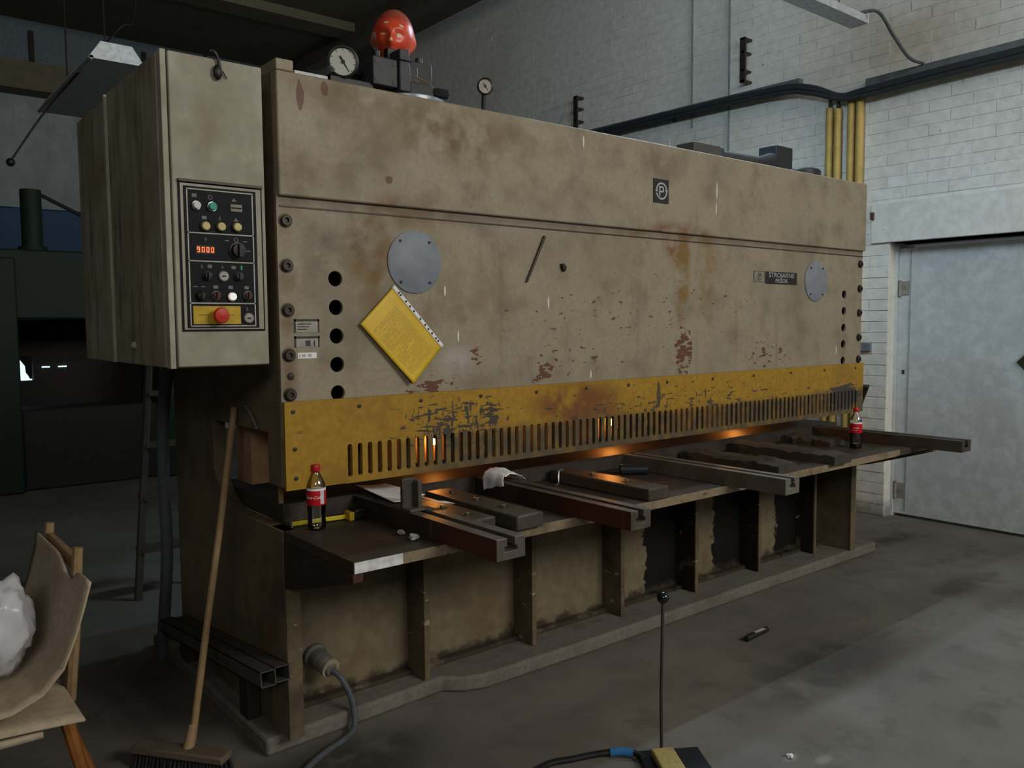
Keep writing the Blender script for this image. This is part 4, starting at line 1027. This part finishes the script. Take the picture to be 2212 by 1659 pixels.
# foot switch with a tall rod and a black ball
fs_ = thing('foot_switch', 'foot switch with tall thin rod and black ball knob on the floor', 'foot switch', (2.16, 1.80, 0))
Tf = Matrix.Translation((2.13, 1.78, 0)) @ Matrix.Rotation(math.radians(-32), 4, 'Z')
m = MB().box(-.10, .12, -.16, .085, 0, .022); m.xform(Tf); m.build('base', MAT['black'], fs_, .004)
m = MB().box(-.062, .018, -.14, .045, .022, .050); m.xform(Tf); m.build('pedal', dirty('worn_yellow_pedal', (.42, .33, .12), (.16, .08, .03), .6, 16, streak=False), fs_, .006)
MB().tube([(2.168, 1.858, .02), (2.178, 1.87, .2), (2.193, 1.88, .36), (2.208, 1.89, .53)], .0058, 8).build('rod', plain('purple_brown_rod', (.05, .03, .035), .45), fs_)
MB().ball((2.209, 1.89, .542), .022, 20, 14).build('ball_knob', plain('black_ball', (.008, .009, .012), .15, spec=.6), fs_)
cb = MB().tube(smooth_path([(2.09, 1.86, .014), (2.065, 1.925, .02), (1.99, 1.985, .013), (1.90, 2.02, .011), (1.81, 2.05, .011), (1.70, 2.02, .011), (1.6, 1.93, .011)]), .011, 8).build('switch_cord', MAT['black'], fs_)
MB().tube([(2.075, 1.905, .0185), (2.055, 1.932, .0195), (2.02, 1.962, .0165)], .0145, 10).build('blue_tape', plain('blue_tape', (.03, .15, .36), .5), cb)
# bar on the floor
ba = thing('metal_bar', 'short dark bar with a pale strip lying on the open floor', 'bar', (3.36, 2.30, 0))
pA, pB = Vector((3.265, 2.285, .013)), Vector((3.455, 2.30, .013)); MB().cyl(pA, pB, .014, n=6).build('bar_body', plain('black_bar', (.014, .016, .013), .5), ba)
MB().box(3.34, 3.42, 2.285, 2.30, .0245, .0275).build('pale_strip', plain('pale_strip', (.42, .43, .38), .4), ba)
crumple('paper_scrap', (2.49, 1.56, 0), .012, MAT['paper'], 5, 'tiny white paper scrap near the bottom edge of the floor', 'scrap')

# chair with cardboard and a plastic bag
ch = thing('wooden_chair', 'wooden chair with varnished legs under cardboard sheets', 'chair', (.3, 2.68, 0))
MB().box(.10, .465, 2.50, 2.92, .415, .445).build('seat', MAT['wood_orange'], ch, .008)
for x, y, sx, sy in ((.45, 2.53, .085, -.03), (.455, 2.88, .15, .02), (.14, 2.50, -.05, -.02), (.14, 2.88, -.05, .02)):
    MB().tube([(x, y, .42), (x + sx, y + sy, 0)], [.019, .013], 8).build('leg', MAT['wood_orange'], ch)
for y in (2.62, 3.02):
    MB().tube([(.478, min(y, 2.9), .43), (.50, y, .65), (.517, y, .87)], [.017, .017, .014], 8).build('back_post', MAT['wood'], ch)
MB().box(.505, .525, 2.62, 3.02, .80, .84).build('back_rail', MAT['wood'], ch, .004)
def card_flat(u, v): return Vector((-.15 + .615 * u, 2.36 + .36 * v, .482 + .010 * math.sin(3 * u) - .012 * u * u))
tag(sheet('cardboard_sheet', card_flat, 10, 6, MAT['card'], None, .006), 'flat cardboard sheet lying on the chair seat', 'cardboard')
def card_fold(u, v): return Vector((-.15 + .52 * u, 2.38 + .30 * v, .4575 + .003 * math.sin(5 * u)))
tag(sheet('folded_cardboard', card_fold, 8, 4, MAT['card'], None, .016), 'folded cardboard lowest on the chair seat', 'cardboard')
def card_bent(u, v):
    prof = [(-.15, .535), (.05, .53), (.20, .528), (.30, .535), (.37, .565), (.42, .62), (.452, .70), (.474, .77), (.492, .835)]
    k = u * (len(prof) - 1); i = min(int(k), len(prof) - 2); t = k - i; s = t
    x = prof[i][0] * (1 - s) + prof[i + 1][0] * s; z = prof[i][1] * (1 - s) + prof[i + 1][1] * s
    y = 2.36 + .63 * v - .0 * u
    if u > .95: z += .02 * v - .055 * math.exp(-((v - .35) / .10) ** 2)
    return Vector((x - .018 * v * u, y, z))
tag(sheet('bent_cardboard', card_bent, 40, 16, MAT['card'], None, .005), 'bent cardboard sheet curving up against the chair back', 'cardboard')
g = G('thin_white_plastic', .25, 0, .5); g.color(g.mix(g.noise(8, 4), (.55, .56, .58), (.8, .82, .85))); g.b.inputs['Alpha'].default_value = .72
def bagm():
    rr = random.Random(12); bm = bmesh.new(); bmesh.ops.create_icosphere(bm, subdivisions=4, radius=1)
    from mathutils import noise as mn
    for v in bm.verts:
        p = v.co.copy(); k = 1 + .20 * mn.noise(p * 2.1) + .14 * mn.noise(p * 5.3 + Vector((3, 1, 2))) + .06 * abs(mn.noise(p * 11))
        v.co = Vector((p.x * .085, p.y * .10, p.z * .125)) * k
    zmin = min(v.co.z for v in bm.verts)
    for v in bm.verts: v.co += Vector((.305, 2.58, .570 - zmin))
    me = bpy.data.meshes.new('plastic_bag'); bm.to_mesh(me); bm.free(); me.materials.append(g.m)
    for p in me.polygons: p.use_smooth = True
    o = bpy.data.objects.new('plastic_bag', me); C.objects.link(o); tag(o, 'crumpled translucent white plastic bag on the cardboard', 'bag')
bagm()

# ================================================================== on the right wall
ct = thing('cable_tray', 'perforated grey cable tray with cables running along the white brick wall', 'cable tray', (6.15, 4, 3.2))
def rail(pts, hw, hh, nm, mat):
    m = MB()
    for a, b in zip(pts, pts[1:]):
        a, b = Vector(a), Vector(b); d = (b - a).normalized(); u = Vector((1, 0, 0)); v = d.cross(u).normalized()
        vs = [e + u * i * hw + v * j * hh for e in (a, b) for i in (-1, 1) for j in (-1, 1)]
        m.add(vs, [(0, 1, 3, 2), (4, 6, 7, 5), (0, 4, 5, 1), (2, 3, 7, 6), (0, 2, 6, 4), (1, 5, 7, 3)])
    return m.build(nm, mat, ct, .003)
rail([(6.16, 7.2, 3.46), (6.16, 3.86, 3.42)], .03, .035, 'tray_rail', MAT['conduit'])
rail([(6.16, 3.30, 3.285), (6.16, .8, 3.32)], .03, .035, 'tray_rail', MAT['conduit'])
dkc = plain('dark_cable', (.03, .036, .042), .6)
for k in range(4):
    o_ = [(0, 0), (.02, -.02), (-.015, -.035), (.01, .02)][k]
    MB().tube(smooth_path([(6.115 + o_[0], 7.2, 3.43 + o_[1]), (6.115 + o_[0], 5.4, 3.425 + o_[1]), (6.115 + o_[0], 4.1, 3.40 + o_[1]), (6.115 + o_[0], 3.75, 3.34 + o_[1]), (6.115 + o_[0], 3.50, 3.23 + o_[1] * .6), (6.115 + o_[0], 3.30, 3.225 + o_[1]), (6.115 + o_[0], 2.6, 3.245 + o_[1]), (6.115 + o_[0], .9, 3.27 + o_[1])]), .017, 8).build('tray_cable', dkc, ct)
for y in (6.2, 5.2, 4.2, 2.6, 1.6):
    MB().box(6.13, 6.20, y - .015, y + .015, 3.25 if y < 3.5 else 3.37, 3.30 if y < 3.5 else 3.42).build('tray_clip', MAT['conduit'], ct)
yl = ['leftmost of the four yellow conduits on the white wall', 'second yellow conduit from the left on the white wall', 'third yellow conduit from the left on the white wall', 'rightmost of the four yellow conduits on the white wall']
for k, (y, zt) in enumerate(((3.605, 3.17), (3.535, 3.15), (3.425, 3.19), (3.355, 3.19))):
    t = thing('yellow_conduit', yl[k], 'conduit', (6.165, y, 0), 'yellow conduits on the wall')
    MB().cyl((6.165, y, 0), (6.165, y, zt), .030, n=16).build('pipe', MAT['yellow_pipe'], t)
    MB().cyl((6.165, y, zt), (6.155, y - .01, zt + .07), .013, n=8).build('cable_tail', dkc, t)
for (y0_, y1_, z0_, z1_), lab in (((6.31, 6.45, 3.50, 3.85), 'dark C-shaped steel bracket on the wall above the tray\'s left end'), ((4.28, 4.40, 3.53, 3.90), 'dark C-shaped steel bracket on the wall nearest the hanging lamp')):
    t = thing('wall_bracket', lab, 'bracket', (6.15, y1_, z0_), 'steel wall brackets')
    MB().box(6.09, 6.105, y1_ - .055, y1_, z0_, z1_).build('upright', MAT['dark_bolt'], t)
    for zz in (z0_, z1_ - .02): MB().box(6.09, 6.205, y1_ - .045, y1_ - .01, zz, zz + .02).build('tab', MAT['dark_bolt'], t)
    for zz in (z0_ + .10, z1_ - .12): MB().cyl((6.09, y1_ - .03, zz), (6.20, y1_ - .03, zz), .012, n=8).build('stud', MAT['dark_bolt'], t)
for y, zz, lab in ((4.985, 3.28, 'thin vertical cable on the white wall, left of the two'), (4.58, 3.0, 'thin vertical cable on the white wall, right of the two')):
    tag(MB().cyl((6.192, y, zz), (6.192, y, ZC), .009, n=6).build('wall_cable', plain('grey_wall_cable', (.2, .21, .2))), lab, 'cable', 'vertical wall cables')
tag(MB().box(6.17, 6.2, 3.235, 3.262, 2.27, 2.325).build('wall_box', plain('red_brown_box', (.09, .045, .035)), None, .003), 'small red-brown box fixed at the lintel end', 'box')
tag(MB().box(6.175, 6.2, 3.24, 3.33, 1.27, 1.335).build('wall_plate', plain('grey_wall_plate', (.16, .18, .19)), None, .004), 'small grey box low on the wall between shear and door', 'box')

# ================================================================== lamps
def luminaire(x0, x1, y, z, label):
    t = thing('fluorescent_lamp', label, 'lamp', ((x0 + x1) / 2, y, z), 'hanging fluorescent lamps')
    MB().prism([(y - .065, z), (y - .05, z + .06), (y + .05, z + .06), (y + .065, z)], x0, x1, 'x').build('housing', plain('lamp_housing', (.45, .48, .53), .5), t)
    for x in (x0, x0 + 1.24): MB().box(x, x + .02, y - .105, y + .105, z, z + .04).build('lamp_holder', MAT['white_b'], t)
    for x in (x0 - .012, x1): MB().box(x, x + .012, y - .067, y + .067, z - .002, z + .062).build('end_cap', MAT['white_b'], t)
    for dy in (-.09, .09):
        MB().cyl((x0 + .03, y + dy, z + .015), (x0 + 1.23, y + dy, z + .015), .013, n=10).build('tube', TUBE, t)
    for x in (x0 + .25, x1 - .25): MB().cyl((x, y, z + .06), (x, y, ZC), .004, n=6).build('hanger', MAT['cable'], t)
    MB().tube(smooth_path([(x1 - .05, y, z + .06), (x1 + .18, y - .04, z + .12), (x1 + .33, y - .08, z - .02), (x1 + .48, y - .12, z - .15), (6.13, y - .15, 3.33)]), .011, 8).build('lamp_cable', MAT['cable'], t)
    return t
TUBE = emit('fluorescent_tube', (0.62, 0.84, 1.0), 270)
luminaire(3.28, 5.50, 3.02, 3.50, 'hanging fluorescent lamp glowing blue-white near the white brick wall')

# old luminaire and cord hanging over the dark area at left
lo = thing('ceiling_luminaire', 'unlit grey trough luminaire hanging in the dark behind the cabinet', 'lamp', (1.6, 7, 3.4))
MB().prism([(1.42, 3.30), (1.50, 3.42), (1.70, 3.42), (1.78, 3.30)], 6.2, 8.0, 'y').build('reflector', plain('grey_reflector', (.72, .75, .76), .6), lo)
MB().cyl((1.44, 6.2, 3.305), (1.44, 8.0, 3.305), .014, n=8).build('tube', plain('unlit_tube', (.45, .48, .48), .3), lo)
for y in (6.5, 7.7): MB().cyl((1.6, y, 3.42), (1.6, y, ZC), .006, n=6).build('hanger', MAT['dark'], lo)
pc = thing('pendant_cord', 'thin dark cord with a small weight hanging before the far wall', 'cord', (1.07, 7, 2.7))
MB().tube(smooth_path([(2.1, 7.0, ZC), (1.95, 7.0, 3.96), (1.60, 6.15, 3.5), (1.337, 7.0, 3.142), (1.067, 7.0, 2.709)]), .007, 6).build('cord', MAT['dark'], pc)
MB().ball((1.06, 7.0, 2.69), .03).build('weight', MAT['black'], pc)

# ================================================================== dark machine at the far left
gp = thing('green_press', 'dark green press with upright cylinder standing in the dark at far left', 'machine', (1.6, 9, 0))
MB().box(.75, 1.30, 8.6, 9.3, 0, 2.13).build('column', MAT['green'], gp, .02)
MB().box(2.5, 3.0, 8.6, 9.3, 0, 2.13).build('column', MAT['green'], gp, .02)
MB().box(.75, 3.0, 8.65, 9.25, 1.58, 2.21).build('crosshead', MAT['green'], gp, .02)
MB().box(1.3, 2.5, 8.7, 9.2, 0, .75).build('bed', MAT['dark'], gp, .02)
MB().cyl((1.485, 8.85, 2.2), (1.485, 8.85, 2.77), .088, n=20).build('cylinder', MAT['green'], gp)
MB().cyl((1.485, 8.85, 2.21), (1.485, 8.85, 2.25), .12, n=20).build('cylinder_flange', MAT['green'], gp)
MB().cyl((1.55, 8.85, 2.74), (1.92, 8.8, 2.55), .018, n=8).build('lever', MAT['dark'], gp)
tag(MB().box(-.5, 3.4, 10.4, 10.9, 2.32, 2.80).build('blue_duct', MAT['blue'], None, .02), 'dark blue box duct behind the green press', 'duct')
for x in (0.2, 3.1): tag(MB().box(x, x + .12, 10.5, 10.8, 0, 2.32).build('duct_post', MAT['dark'], None, .01), 'dark post carrying the blue duct, %s' % ('left' if x < 1 else 'right'), 'post')
ds = struct('wall_dark_screen', MB().box(-.6, 1.46, 9.96, 10.05, 0, 2.3).box(1.62, 3.5, 9.96, 10.05, 0, 2.3).box(1.46, 1.62, 9.96, 10.05, 0, 1.0 - .05).box(1.46, 1.62, 9.96, 10.05, 1.21, 2.3), MAT['dark'])  # dark screen added to stand for the black void behind the press
DAYGAP = emit('daylight_gap', (.55, .85, 1.0), 1.6)
m = MB(); 
m.prism([(1.46, .94), (1.63, .94), (1.63, .965), (1.60, .965), (1.585, 1.0), (1.565, 1.03), (1.56, 1.10), (1.52, 1.16), (1.49, 1.20), (1.475, 1.21), (1.475, .965), (1.46, .965)], 10.052, 10.06, 'y')
w4 = struct('window_4', m, DAYGAP)
for a, b in ((1.70, 1.775), (1.855, 1.935)):
    MB().box(a, b, 9.95, 9.958, 1.082, 1.096).build('daylight_slit', DAYGAP, w4)
